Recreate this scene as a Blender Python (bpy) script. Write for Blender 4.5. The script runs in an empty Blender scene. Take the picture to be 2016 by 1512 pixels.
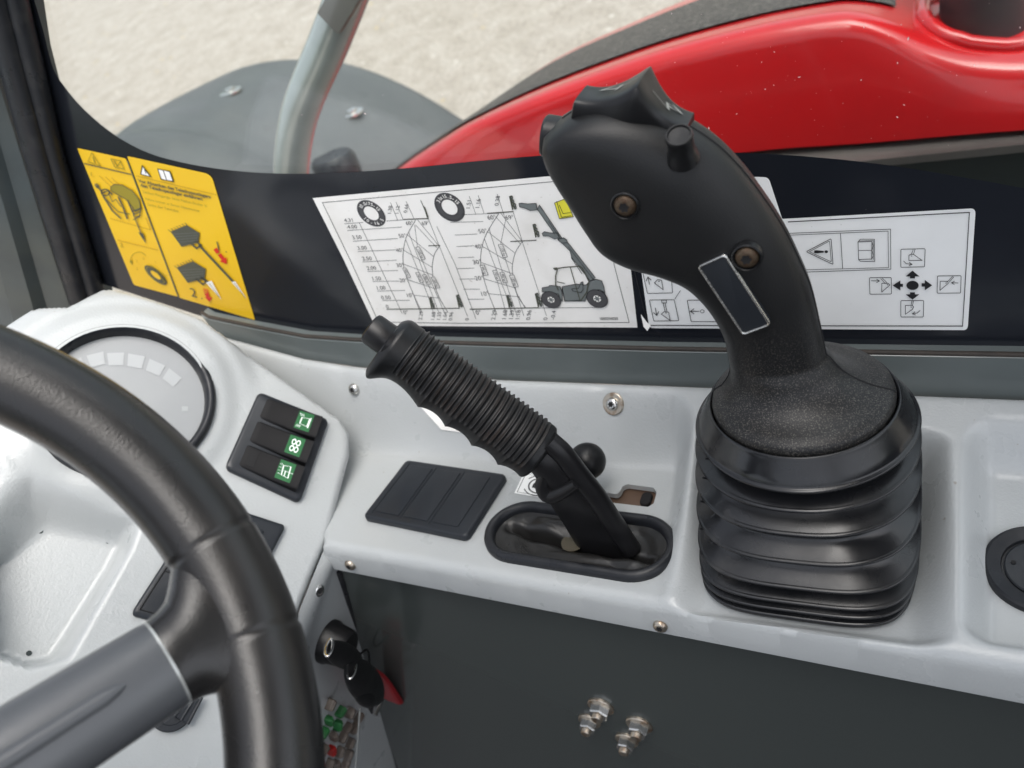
import bpy, math, random
import numpy as np
from mathutils import Matrix, Vector

# ------------------------------------------------------------------ frame of the cab
# Cab frame: x along the side console (towards the rear), y out through the side pane, z up the pane;
# its origin is the eye of the camera.  The cab leans by TILT against the ground.
F = 1514.0
def _basis():
    V = np.array([762., -2134., -F]); V /= np.linalg.norm(V)
    X = np.array([3208., -156., F]); X /= np.linalg.norm(X)
    z = -V; x = X - z*(X@z); x /= np.linalg.norm(x); y = np.cross(z, x)
    return np.array([x, y, z])
M = _basis()
TILT = math.radians(14)
EYE = 1.78
T = Matrix.Translation((0, 0, EYE)) @ Matrix.Rotation(-TILT, 4, 'X')
def D(px, py): return M@np.array([(px-1008)/F, (756-py)/F, -1.])
def onY(px, py, Y): d = D(px, py); return d*Y/d[1]
def onZ(px, py, Z): d = D(px, py); return d*Z/d[2]
def onP(px, py, p0, n): d = D(px, py); return d*((np.asarray(p0)@n)/(d@n))

sc = bpy.context.scene
C = sc.collection
# ------------------------------------------------------------------ camera
cam = bpy.data.cameras.new('camera'); co = bpy.data.objects.new('camera', cam); C.objects.link(co)
sc.camera = co
cam.sensor_width = 36; cam.lens = 36*F/2016; cam.clip_start = 0.01; cam.clip_end = 400
cam.dof.use_dof = True; cam.dof.focus_distance = 0.41; cam.dof.aperture_fstop = 9.5
co.matrix_world = T @ Matrix([[*M[0], 0], [*M[1], 0], [*M[2], 0], [0, 0, 0, 1]])
# ------------------------------------------------------------------ light
w = bpy.data.worlds.new('World'); sc.world = w; w.use_nodes = True
nt = w.node_tree; bg = nt.nodes['Background']
SUN_EL, SUN_AZ = math.radians(70), math.radians(105)    # azimuth clockwise from +Y
sky = nt.nodes.new('ShaderNodeTexSky'); sky.sky_type = 'NISHITA'; sky.sun_disc = False
sky.sun_elevation = SUN_EL; sky.sun_rotation = SUN_AZ; sky.air_density = 1.0; sky.dust_density = 4.0; sky.ozone_density = 1.0
hs = nt.nodes.new('ShaderNodeHueSaturation'); hs.inputs['Saturation'].default_value = .35
nt.links.new(sky.outputs[0], hs.inputs['Color']); nt.links.new(hs.outputs[0], bg.inputs[0]); bg.inputs[1].default_value = 0.15
sl = bpy.data.lights.new('sun', 'SUN'); sl.energy = 1.2; sl.angle = math.radians(50); sl.color = (1, .96, .90)
so = bpy.data.objects.new('sun', sl); C.objects.link(so)
sd = Vector((math.sin(SUN_AZ)*math.cos(SUN_EL), math.cos(SUN_AZ)*math.cos(SUN_EL), math.sin(SUN_EL)))
so.rotation_euler = sd.to_track_quat('Z', 'Y').to_euler(); so.location = (2, 3, 6)
sc.view_settings.view_transform = 'Standard'; sc.view_settings.look = 'None'
sc.view_settings.gamma = 1; sc.view_settings.use_curve_mapping = False
sc.view_settings.exposure = 1.08

# ------------------------------------------------------------------ materials
def mat(name, col, rough=.5, metal=0, coat=0, bump=None, var=None, spec=.5, speck=None, rvar=None, detail=3, fade=None):
    """bump=(scale,strength,dist), var=(scale,amount,colour2), speck=(scale,threshold,colour), rvar=(scale,amount)"""
    m = bpy.data.materials.new(name); m.use_nodes = True; n = m.node_tree; N = n.nodes; L = n.links
    b = N['Principled BSDF']; b.inputs['Base Color'].default_value = (*col, 1); b.inputs['Roughness'].default_value = rough
    b.inputs['Metallic'].default_value = metal; b.inputs['Coat Weight'].default_value = coat; b.inputs['Coat Roughness'].default_value = .08
    b.inputs['Specular IOR Level'].default_value = spec
    tc = N.new('ShaderNodeTexCoord'); cur = None
    def noise(s, d=3):
        t = N.new('ShaderNodeTexNoise'); t.inputs['Scale'].default_value = s; t.inputs['Detail'].default_value = d
        L.new(tc.outputs['Object'], t.inputs['Vector']); return t
    def mixc(fac, c1, c2):
        x = N.new('ShaderNodeMix'); x.data_type = 'RGBA'; L.new(fac, x.inputs[0])
        if c1 is None: x.inputs[6].default_value = (*col, 1)
        else: L.new(c1, x.inputs[6])
        x.inputs[7].default_value = (*c2, 1); return x.outputs[2]
    def ramp(src, a, bb, hi=1.):
        r = N.new('ShaderNodeMapRange'); r.inputs[1].default_value = a; r.inputs[2].default_value = bb
        r.inputs[3].default_value = 0; r.inputs[4].default_value = hi; L.new(src, r.inputs[0]); return r.outputs[0]
    if var:
        for v in (var if isinstance(var, list) else [var]):
            t = noise(v[0], 6); cur = mixc(ramp(t.outputs[0], v[3] if len(v) > 3 else .45, v[4] if len(v) > 4 else .75, v[1]), cur, v[2])
    if speck:
        for s in (speck if isinstance(speck, list) else [speck]):
            t = noise(s[0], 2); fc = ramp(t.outputs[0], s[1], s[1]+.03, s[3] if len(s) > 3 else .8)
            if fade:
                sx = N.new('ShaderNodeSeparateXYZ'); L.new(tc.outputs['Object'], sx.inputs[0]); ml = N.new('ShaderNodeMath'); ml.operation = 'MULTIPLY'
                L.new(ramp(sx.outputs[2], fade[1], fade[0]), ml.inputs[0]); L.new(fc, ml.inputs[1]); fc = ml.outputs[0]
            cur = mixc(fc, cur, s[2])
    if cur is not None: L.new(cur, b.inputs['Base Color'])
    if rvar:
        t = noise(rvar[0], 4); r = N.new('ShaderNodeMapRange'); r.inputs[1].default_value = .35; r.inputs[2].default_value = .7
        r.inputs[3].default_value = max(0, rough-rvar[1]); r.inputs[4].default_value = rough+rvar[1]
        L.new(t.outputs[0], r.inputs[0]); L.new(r.outputs[0], b.inputs['Roughness'])
    if bump:
        prev = None
        for (s, st, ds) in (bump if isinstance(bump, list) else [bump]):
            t = noise(s, detail); bp = N.new('ShaderNodeBump'); bp.inputs['Strength'].default_value = st; bp.inputs['Distance'].default_value = ds
            L.new(t.outputs[0], bp.inputs['Height'])
            if prev: L.new(prev, bp.inputs['Normal'])
            prev = bp.outputs[0]
        L.new(prev, b.inputs['Normal'])
    return m
MT = {}
MT['console'] = mat('grained light grey plastic', (.405, .425, .430), .30, coat=.12, bump=[(620, .38, .0005), (60, .03, .001)],
                    var=[(26, .12, (.33, .30, .26), .62, .95)], speck=(230, .76, (.2, .15, .1), .5), rvar=(40, .03))
MT['rubber'] = mat('black rubber', (.014, .0155, .019), .40, spec=.35, bump=[(300, .25, .0004)], var=[(60, .6, (.045, .045, .046), .52, .8)], rvar=(70, .14))
MT['bellows'] = mat('dusty black rubber', (.009, .0095, .011), .27, spec=.55, bump=[(120, .10, .0005)], var=[(38, .8, (.055, .053, .05), .60, .82)], rvar=(30, .12))
MT['bracket'] = mat('brown grey steel', (.16, .145, .135), .5)
MT['grip'] = mat('black moulded plastic', (.0055, .006, .007), .40, spec=.33, bump=[(1500, .35, .00015), (40, .1, .001)], var=(30, .4, (.03, .03, .03)), rvar=(60, .07))
MT['cap'] = mat('speckled black plastic', (.0085, .0088, .0095), .42, spec=.36, fade=(.112, .165), bump=(1500, .5, .0002), speck=[(1700, .58, (.13, .12, .105), .6)], var=(30, .3, (.016, .016, .016)))
MT['blackpl'] = mat('dark blue grey plastic', (.016, .019, .024), .42, spec=.35, bump=(900, .25, .0002), rvar=(60, .08))
MT['gloss'] = mat('glossy black plastic', (.008, .008, .009), .36, spec=.36, rvar=(80, .06))
MT['frit'] = mat('black enamel print', (.012, .014, .019), .16, var=(6, .5, (.02, .023, .03)), speck=(400, .78, (.08, .08, .08), .5))
MT['sill'] = mat('slate grey paint', (.12, .14, .14), .33, coat=.25, var=[(18, .5, (.075, .09, .09)), (6, .3, (.12, .135, .13))], speck=(300, .77, (.2, .2, .18), .5))
MT['panel'] = mat('dark slate satin paint', (.040, .047, .046), .22, coat=.3, var=[(2.5, .6, (.050, .057, .055), .3, .8)], speck=(260, .8, (.15, .15, .14), .5))
MT['seal'] = mat('brown black sealant', (.03, .025, .021), .7, bump=(700, .6, .0006), var=(80, .6, (.06, .045, .035)))
MT['red'] = mat('red gloss paint', (.60, .010, .013), .28, coat=.6, var=[(9, .4, (.42, .008, .012))], speck=(180, .79, (.8, .4, .38), .5), bump=(25, .05, .002))
MT['mesh'] = mat('dark grille mesh', (.05, .042, .036), .6, speck=(170, .52, (.15, .13, .115), .7), bump=(170, .8, .002))
MT['tube'] = mat('grey painted tube', (.46, .48, .47), .24, .35, coat=.5, var=(14, .5, (.24, .25, .24)))
MT['fender'] = mat('grey mudguard plastic', (.085, .09, .092), .5, bump=(120, .3, .002), var=[(5, .6, (.13, .135, .135)), (20, .5, (.055, .058, .06), .58, .75)])
MT['steel'] = mat('zinc plated steel', (.66, .65, .62), .26, 1, var=[(350, .6, (.34, .22, .12), .62, .85)], bump=(500, .3, .0003))
MT['rusty'] = mat('rusty zinc', (.50, .45, .38), .38, 1, var=[(220, .9, (.24, .13, .06), .48, .70)], bump=(500, .6, .0004))
MT['brass'] = mat('rusted screw', (.085, .062, .04), .5, .5, var=(500, .8, (.06, .03, .015), .4, .65), bump=(900, .6, .0003))
MT['white'] = mat('white sticker film', (.91, .90, .87), .34, var=[(30, .5, (.66, .64, .59), .5, .8)], speck=[(330, .72, (.45, .42, .36), .5)])
MT['white2'] = mat('clean white sticker film', (.92, .93, .92), .3, var=[(20, .35, (.72, .73, .72))], speck=[(420, .74, (.5, .5, .48), .4)])
MT['ink'] = mat('black ink', (.018, .018, .02), .4)
MT['inkgrey'] = mat('grey ink', (.17, .19, .19), .4)
MT['inkdark'] = mat('dark grey ink', (.075, .075, .08), .4)
MT['yellow'] = mat('yellow sticker film', (.84, .53, .014), .35, var=(12, .35, (.72, .40, .012)))
MT['yellow2'] = mat('pale yellow ink', (.80, .74, .06), .4)
MT['olive'] = mat('olive ink', (.30, .24, .015), .4)
MT['faint'] = mat('faint brown ink', (.42, .24, .01), .4)
MT['charcoal'] = mat('charcoal ink', (.07, .075, .055), .4)
MT['redink'] = mat('red ink', (.62, .02, .01), .4)
MT['green'] = mat('green lens', (.008, .11, .03), .5, spec=.3)
MT['icon'] = mat('white icon', (.80, .88, .84), .4)
MT['dial'] = mat('pale grey dial', (.26, .272, .28), .4, coat=.15, var=(30, .4, (.23, .24, .25)))
MT['mark'] = mat('worn moulded mark', (.30, .31, .29), .5)
MT['rocker'] = mat('matte black switch plastic', (.006, .006, .007), .6, spec=.2)
MT['railm'] = mat('worn dark rail paint', (.10, .088, .082), .38, coat=.3, var=(12, .5, (.06, .05, .05)))
MT['pipe'] = mat('dark brown pipe', (.045, .036, .038), .5, var=(40, .4, (.07, .055, .05)))
MT['dial2'] = mat('pale dial window', (.33, .345, .355), .3)
MT['post'] = mat('grey painted steel post', (.085, .105, .11), .38, coat=.2, var=[(9, .5, (.12, .12, .085)), (30, .5, (.055, .065, .07))])
MT['spoke'] = mat('satin grey plastic', (.076, .081, .089), .33, bump=(500, .15, .0003), rvar=(30, .06))
MT['rim'] = mat('worn black rim foam', (.012, .0118, .012), .32, spec=.5, bump=[(1300, .45, .0002)], var=[(16, .6, (.034, .029, .025), .50, .8)], rvar=(14, .09))
MT['brown'] = mat('brown metal', (.13, .085, .06), .5, .3, var=(90, .6, (.07, .045, .03)))
MT['redpl'] = mat('red plastic', (.28, .006, .012), .35)
MT['chrome'] = mat('bright steel', (.75, .74, .72), .15, 1)
MT['fred'] = mat('red fuse', (.28, .012, .01), .3); MT['fgreen'] = mat('green fuse', (.02, .12, .035), .3); MT['fgrey'] = mat('smoky fuse', (.11, .09, .075), .3)
MT['olive2'] = mat('dull olive paint under the boot', (.07, .06, .04), .6)
MT['dark'] = mat('dark opening', (.004, .004, .005), .8)
MT['dust'] = mat('dust fleck', (.75, .62, .6), .7)
MT['hole'] = mat('hole', (.02, .03, .03), .7)
MT['boot'] = mat('thin folded leather', (.012, .012, .012), .33, bump=[(45, .25, .004), (300, .15, .0004)], var=(25, .4, (.028, .026, .024)), rvar=(40, .08))
MT['lining'] = mat('dark cab lining', (.035, .036, .038), .8)
MT['horizon_screen'] = mat('dark leafy screen', (.035, .06, .022), .8, bump=(2, 1, .4), var=(1.2, .7, (.07, .10, .035)))  # for the added, unseen ring that darkens the horizon
# ground
def ground_mat():
    m = bpy.data.materials.new('pale gravel'); m.use_nodes = True; n = m.node_tree; N = n.nodes; L = n.links; b = N['Principled BSDF']
    tc = N.new('ShaderNodeTexCoord')
    def nz(s, d=5):
        t = N.new('ShaderNodeTexNoise'); t.inputs['Scale'].default_value = s; t.inputs['Detail'].default_value = d; L.new(tc.outputs['Object'], t.inputs['Vector']); return t.outputs[0]
    def rp(src, stops):
        r = N.new('ShaderNodeValToRGB'); L.new(src, r.inputs[0]); e = r.color_ramp.elements
        e[0].position, e[0].color = stops[0][0], (*stops[0][1], 1); e[1].position, e[1].color = stops[-1][0], (*stops[-1][1], 1)
        for p, c in stops[1:-1]: k = e.new(p); k.color = (*c, 1)
        return r.outputs[0]
    def mx(f, a, c, mode='MIX'):
        x = N.new('ShaderNodeMix'); x.data_type = 'RGBA'; x.blend_type = mode
        if isinstance(f, float): x.inputs[0].default_value = f
        else: L.new(f, x.inputs[0])
        L.new(a, x.inputs[6])
        if isinstance(c, tuple): x.inputs[7].default_value = (*c, 1)
        else: L.new(c, x.inputs[7])
        return x.outputs[2]
    base = rp(nz(7, 8), [(.25, (.27, .236, .20)), (.5, (.33, .292, .254)), (.75, (.385, .348, .31))])
    fine = rp(nz(42, 6), [(.30, (.30, .28, .26)), (.5, (.5, .5, .5)), (.72, (.74, .73, .71))])
    c = mx(.5, base, fine, 'OVERLAY')
    v = N.new('ShaderNodeTexVoronoi'); v.inputs['Scale'].default_value = 9; L.new(tc.outputs['Object'], v.inputs['Vector'])
    r = N.new('ShaderNodeMapRange'); r.inputs[1].default_value = .16; r.inputs[2].default_value = .08; L.new(v.outputs['Distance'], r.inputs[0])
    mm = N.new('ShaderNodeMath'); mm.operation = 'MULTIPLY'; L.new(r.outputs[0], mm.inputs[0])
    g = N.new('ShaderNodeMath'); g.operation = 'GREATER_THAN'; sp = N.new('ShaderNodeSeparateColor'); L.new(v.outputs['Color'], sp.inputs[0]); L.new(sp.outputs[0], g.inputs[0]); g.inputs[1].default_value = .80
    L.new(g.outputs[0], mm.inputs[1])
    c = mx(mm.outputs[0], c, (.45, .34, .17))
    mm2 = N.new('ShaderNodeMath'); mm2.operation = 'MULTIPLY'; L.new(r.outputs[0], mm2.inputs[0])
    g2 = N.new('ShaderNodeMath'); g2.operation = 'LESS_THAN'; L.new(sp.outputs[1], g2.inputs[0]); g2.inputs[1].default_value = .2; L.new(g2.outputs[0], mm2.inputs[1])
    c = mx(mm2.outputs[0], c, (.50, .465, .42))
    L.new(c, b.inputs['Base Color']); b.inputs['Roughness'].default_value = .9
    bp = N.new('ShaderNodeBump'); bp.inputs['Strength'].default_value = .3; bp.inputs['Distance'].default_value = .02; L.new(nz(30, 6), bp.inputs['Height']); L.new(bp.outputs[0], b.inputs['Normal'])
    return m
MT['ground'] = ground_mat()
def glass_mat():
    m = bpy.data.materials.new('clear pane'); m.use_nodes = True; N = m.node_tree.nodes; L = m.node_tree.links
    N.remove(N['Principled BSDF']); o = N['Material Output']
    tr = N.new('ShaderNodeBsdfTransparent'); tr.inputs[0].default_value = (.93, .96, .95, 1)
    gl = N.new('ShaderNodeBsdfGlossy'); gl.inputs['Roughness'].default_value = .02
    lw = N.new('ShaderNodeLayerWeight'); lw.inputs[0].default_value = .5      # facing = 1-cos
    pw = N.new('ShaderNodeMath'); pw.operation = 'POWER'; pw.inputs[1].default_value = 5; L.new(lw.outputs['Facing'], pw.inputs[0])
    ma = N.new('ShaderNodeMath'); ma.operation = 'MULTIPLY_ADD'; ma.inputs[1].default_value = .95; ma.inputs[2].default_value = .035; L.new(pw.outputs[0], ma.inputs[0])
    mx = N.new('ShaderNodeMixShader')
    L.new(ma.outputs[0], mx.inputs[0]); L.new(tr.outputs[0], mx.inputs[1]); L.new(gl.outputs[0], mx.inputs[2]); L.new(mx.outputs[0], o.inputs[0])
    return m
MT['glass'] = glass_mat()
# console: voronoi like leather grain with dirt
# ------------------------------------------------------------------ object helpers
BASE = {}
def tag(o, label=None, cat=None, group=None, kind=None):
    if label: o['label'] = label
    if cat and not kind: kind = 'thing'
    if cat: o['category'] = cat
    if group: o['group'] = group
    if kind: o['kind'] = kind
    return o
def empty(name, base, label, cat, group=None):
    o = bpy.data.objects.new(name, None); C.objects.link(o); o.location = Vector(np.asarray(base, float)); o.empty_display_size = .02
    BASE[o.name] = np.asarray(base, float); return tag(o, label, cat, group)
def basis_of(p):
    while p is not None and p.parent is not None: p = p.parent
    return BASE.get(p.name, np.zeros(3)) if p is not None else np.zeros(3)
class MB:
    def __init__(s): s.v = []; s.f = []; s.m = []; s.n = 0
    def add(s, V, Fc, mi=0):
        V = np.asarray(V, float).reshape(-1, 3); s.v.append(V)
        s.f += [tuple(int(i)+s.n for i in f) for f in Fc]; s.m += [mi]*len(Fc); s.n += len(V)
    def build(s, name, mats, parent=None, smooth=True, sharp=35, at=None):
        V = np.concatenate(s.v) if s.v else np.zeros((0, 3))
        base = basis_of(parent) if parent is not None else (np.asarray(at, float) if at is not None else np.zeros(3))
        me = bpy.data.meshes.new(name); me.from_pydata((V-base).tolist(), [], s.f)
        for m in (mats if isinstance(mats, (list, tuple)) else [mats]): me.materials.append(MT[m])
        me.polygons.foreach_set('material_index', s.m)
        if smooth:
            me.polygons.foreach_set('use_smooth', [True]*len(me.polygons)); 
            try: me.set_sharp_from_angle(angle=math.radians(sharp))
            except Exception: pass
        me.update(); o = bpy.data.objects.new(name, me); C.objects.link(o)
        if parent is not None: o.parent = parent
        else: o.location = Vector(base); BASE[o.name] = base
        return o
def norm(v): v = np.asarray(v, float); return v/np.linalg.norm(v)
def loft(mb, rings, close=True, cap0=True, cap1=True, mi=0):
    R = np.array(rings); k, n, _ = R.shape; Fc = []
    for i in range(k-1):
        for j in range(n if close else n-1):
            a = i*n+j; b = i*n+(j+1) % n; Fc.append((a, b, b+n, a+n))
    if cap0: Fc.append(tuple(range(n-1, -1, -1)))
    if cap1: Fc.append(tuple((k-1)*n+j for j in range(n)))
    mb.add(R.reshape(-1, 3), Fc, mi)
def sup(c, A, B, e=2., n=48):
    t = np.linspace(0, 2*np.pi, n, endpoint=False); ct, st = np.cos(t), np.sin(t)
    return np.asarray(c)+np.outer(np.sign(ct)*abs(ct)**(2/e), A)+np.outer(np.sign(st)*abs(st)**(2/e), B)
def perp(d):
    d = norm(d); a = np.cross(d, [0, 0, 1.] if abs(d[2]) < .9 else [1., 0, 0]); a = norm(a); return a, np.cross(d, a)
def tube(mb, pts, r, n=20, mi=0, caps=True):
    P = np.asarray(pts, float); rs = r if hasattr(r, '__len__') else [r]*len(P); rings = []
    tang = [norm(P[min(i+1, len(P)-1)]-P[max(i-1, 0)]) for i in range(len(P))]
    a, b = perp(tang[0])
    for i, p in enumerate(P):
        a = norm(a-tang[i]*(a@tang[i])); b = np.cross(tang[i], a); rings.append(sup(p, a*rs[i], b*rs[i], 2, n))
    loft(mb, rings, cap0=caps, cap1=caps, mi=mi)
def smoothpath(pts, n=30):
    P = np.asarray(pts, float); k = len(P); out = []
    Q = np.vstack([2*P[0]-P[1], P, 2*P[-1]-P[-2]])
    for t in np.linspace(0, k-1-1e-9, n):
        i = int(t); u = t-i; p0, p1, p2, p3 = Q[i:i+4]
        out.append(.5*((2*p1)+(-p0+p2)*u+(2*p0-5*p1+4*p2-p3)*u*u+(-p0+3*p1-3*p2+p3)*u**3))
    return np.array(out)
def lathe(mb, c, ax, prof, n=40, mi=0, a=None, e=2.):
    """prof: (radius, height along ax)"""
    ax = norm(ax)
    if a is None: a, b = perp(ax)
    else: a = norm(a-ax*(a@ax)); b = np.cross(ax, a)
    loft(mb, [sup(np.asarray(c)+ax*h, a*max(r, 1e-5), b*max(r, 1e-5), e, n) for r, h in prof], mi=mi)
def rrect(hx, hy, r, n=6):
    out = []
    for cx, cy, a0 in ((hx-r, hy-r, 0), (-hx+r, hy-r, 90), (-hx+r, -hy+r, 180), (hx-r, -hy+r, 270)):
        for k in range(n+1):
            a = math.radians(a0+90*k/n); out.append((cx+r*math.cos(a), cy+r*math.sin(a)))
    return out
def slab(mb, c, A, B, Nn, hx, hy, r, h, bev=.001, mi=0, h0=0., seg=3, top=None):
    """rounded slab: outline in A,B half sizes, rises from h0 to h along Nn with a rounded top edge"""
    A, B, Nn = norm(A), norm(B), norm(Nn); rings = []
    def ring(off, z):
        o = rrect(hx-off, hy-off, max(r-off, .0002)); return np.array([np.asarray(c)+A*x+B*y+Nn*z for x, y in o])
    rings.append(ring(0, h0)); 
    for k in range(seg+1):
        t = math.pi/2*k/seg; rings.append(ring(bev*(1-math.cos(t)), h-bev+bev*math.sin(t)))
    loft(mb, rings, mi=mi)
def quadmap(q):
    q = [np.asarray(p) for p in q]
    return lambda s, t: q[0]*(1-s)*(1-t)+q[1]*s*(1-t)+q[2]*s*t+q[3]*(1-s)*t
def polysd(U, V, poly):
    """signed distance to polygon (positive inside) and closest points"""
    P = np.asarray(poly, float); X = np.stack([U.ravel(), V.ravel()], 1); best = np.full(len(X), 1e9); cp = np.zeros_like(X); ins = np.zeros(len(X), bool)
    for i in range(len(P)):
        a = P[i]; b = P[(i+1) % len(P)]; ab = b-a; t = np.clip(((X-a)@ab)/max(ab@ab, 1e-12), 0, 1); c = a+t[:, None]*ab
        d = np.hypot(*(X-c).T); m = d < best; best[m] = d[m]; cp[m] = c[m]
        cond = (a[1] > X[:, 1]) != (b[1] > X[:, 1]); xx = a[0]+(X[:, 1]-a[1])/(b[1]-a[1]+1e-15)*(b[0]-a[0]); ins ^= cond & (X[:, 0] < xx)
    return np.where(ins, best, -best).reshape(U.shape), cp.reshape(*U.shape, 2)
def sheet(mb, O, A, B, Nn, us, vs, hf, poly, round_r=.004, skirt=.01, holes=(), mi=0, skirtf=None):
    us = np.asarray(us); vs = np.asarray(vs); U, V = np.meshgrid(us, vs, indexing='ij')
    sd, cp = polysd(U, V, poly); keep = sd > 0
    hs = []
    for h in holes:
        s, c = polysd(U, V, h); hs.append((s, c)); keep &= s < 0
    cu = .25*(sd[:-1, :-1]+sd[1:, :-1]+sd[:-1, 1:]+sd[1:, 1:]) > 0
    for s, c in hs: cu &= .25*(s[:-1, :-1]+s[1:, :-1]+s[:-1, 1:]+s[1:, 1:]) < 0
    nface = np.zeros(U.shape, int); nf = cu.astype(int)
    nface[:-1, :-1] += nf; nface[1:, :-1] += nf; nface[:-1, 1:] += nf; nface[1:, 1:] += nf
    bnd = (nface > 0) & (nface < 4)
    cell = max(us[1]-us[0], vs[1]-vs[0])
    near = bnd & (abs(sd) < 1.6*cell)
    U2, V2 = U.copy(), V.copy(); U2[near] = cp[near][:, 0]; V2[near] = cp[near][:, 1]
    hb = np.zeros(U.shape, bool)
    for s, c in hs:
        m = bnd & (abs(s) < 1.6*cell); U2[m] = c[m][:, 0]; V2[m] = c[m][:, 1]; hb |= m
    H = hf(U2, V2)
    if round_r > 0:
        d = np.clip(polysd(U2, V2, poly)[0], 0, round_r); H = H-(round_r-np.sqrt(np.maximum(0, round_r**2-(round_r-d)**2)))
        for s, c in hs:
            pass
    P = np.asarray(O)+U2[..., None]*A+V2[..., None]*B+H[..., None]*Nn
    idx = -np.ones(U.shape, int); used = nface > 0; idx[used] = np.arange(used.sum()); verts = P[used]
    Fc = []
    I, J = np.nonzero(cu)
    for i, j in zip(I, J): Fc.append((idx[i, j], idx[i+1, j], idx[i+1, j+1], idx[i, j+1]))
    cnt = {}
    for f in Fc:
        for k in range(4):
            a, b = f[k], f[(k+1) % 4]
            if (b, a) in cnt: del cnt[(b, a)]
            else: cnt[(a, b)] = 1
    ish = hb[used]
    ids = {}; ex = []; n0 = len(verts); 
    def low(i):
        if i not in ids:
            ids[i] = n0+len(ex); s = .004 if ish[i] else (skirt if skirtf is None else skirtf(verts[i])); ex.append(verts[i]-np.asarray(Nn)*s)
        return ids[i]
    for (a, b) in list(cnt): Fc.append((a, low(a), low(b), b))
    mb.add(np.vstack([verts, ex]) if ex else verts, Fc, mi)
def sstep(t): t = np.clip(t, 0, 1); return t*t*(3-2*t)

# ---- flat artwork drawn in the plane of a sticker (coordinates are read off the sticker, mapped to its plane)
def seg2(P, wd):
    V = []; Fc = []
    P = [np.asarray(p, float) for p in P]
    for a, b in zip(P[:-1], P[1:]):
        d = b-a; l = np.hypot(*d)
        if l < 1e-9: continue
        d = d/l; n = np.array([-d[1], d[0]])*wd/2; e = d*wd*.35; k = len(V); V += [a-e+n, a-e-n, b+e-n, b+e+n]; Fc.append((k, k+1, k+2, k+3))
    return V, Fc
class Art:
    """collects ink of several colours on one surface; f maps 2-D art coordinates to 3-D"""
    def __init__(s, f): s.f = f; s.d = {}
    def _a(s, m, V, Fc, lift=0): s.d.setdefault((m), MB()).add(np.array([s.f(x, y, lift) for x, y in V]), Fc)
    def line(s, P, wd=1.2, m='ink', lift=1): V, Fc = seg2(P, wd); s._a(m, V, Fc, lift) if Fc else None
    def loop(s, P, wd=1.2, m='ink', lift=1): s.line(list(P)+[P[0]], wd, m, lift)
    def poly(s, P, m='ink', lift=1):
        from mathutils.geometry import tessellate_polygon
        tris = tessellate_polygon([[Vector((x, y, 0)) for x, y in P]]); s._a(m, P, [tuple(t) for t in tris], lift)
    def ell(s, c, A, B, m='ink', lift=1, n=40, inner=0.):
        t = np.linspace(0, 2*np.pi, n, endpoint=False); A = np.asarray(A, float); B = np.asarray(B, float); c = np.asarray(c, float)
        o = [c+A*math.cos(x)+B*math.sin(x) for x in t]
        if inner <= 0: s._a(m, o, [tuple(range(n))], lift)
        else: s._a(m, o+[c+(p-c)*inner for p in o], [(i, (i+1) % n, n+(i+1) % n, n+i) for i in range(n)], lift)
    def text(s, txt, o, dx, dy, m='ink', lift=1, anchor='l', bold=0.):
        """o: origin, dx: vector of the em along the baseline, dy: vector of the em upwards"""
        V, Fc, wdt = glyphs(txt, bold); dx = np.asarray(dx, float); dy = np.asarray(dy, float); o = np.asarray(o, float)
        if anchor == 'c': o = o-dx*wdt/2-dy*.35
        s._a(m, [o+dx*x+dy*y for x, y in V], Fc, lift)
    def build(s, parent, nm='print'):
        for m, mb in s.d.items(): mb.build(MT[m].name.replace(' ', '_') if False else PRN.get(m, nm), m, parent, smooth=False)
PRN = {'ink': 'black_print', 'inkgrey': 'grey_print', 'inkdark': 'dark_print', 'olive': 'olive_print', 'faint': 'faint_print', 'charcoal': 'charcoal_print',
       'redink': 'red_print', 'white': 'white_print', 'white2': 'white_print', 'yellow2': 'yellow_print', 'icon': 'white_symbol'}
_GC = {}
def glyphs(txt, bold=0.):
    k = (txt, bold)
    if k not in _GC:
        cu = bpy.data.curves.new('t', 'FONT'); cu.body = txt; cu.size = 1; cu.resolution_u = 3; cu.offset = bold
        ob = bpy.data.objects.new('t', cu); C.objects.link(ob); bpy.context.view_layer.update()
        dg = bpy.context.evaluated_depsgraph_get(); me = ob.evaluated_get(dg).to_mesh()
        V = [(v.co.x, v.co.y) for v in me.vertices]; Fc = [tuple(p.vertices) for p in me.polygons]
        ob.evaluated_get(dg).to_mesh_clear(); bpy.data.objects.remove(ob); bpy.data.curves.remove(cu)
        _GC[k] = (V, Fc, max([x for x, y in V] or [0]))
    return _GC[k]
random.seed(4); rng = np.random.default_rng(5)
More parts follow.
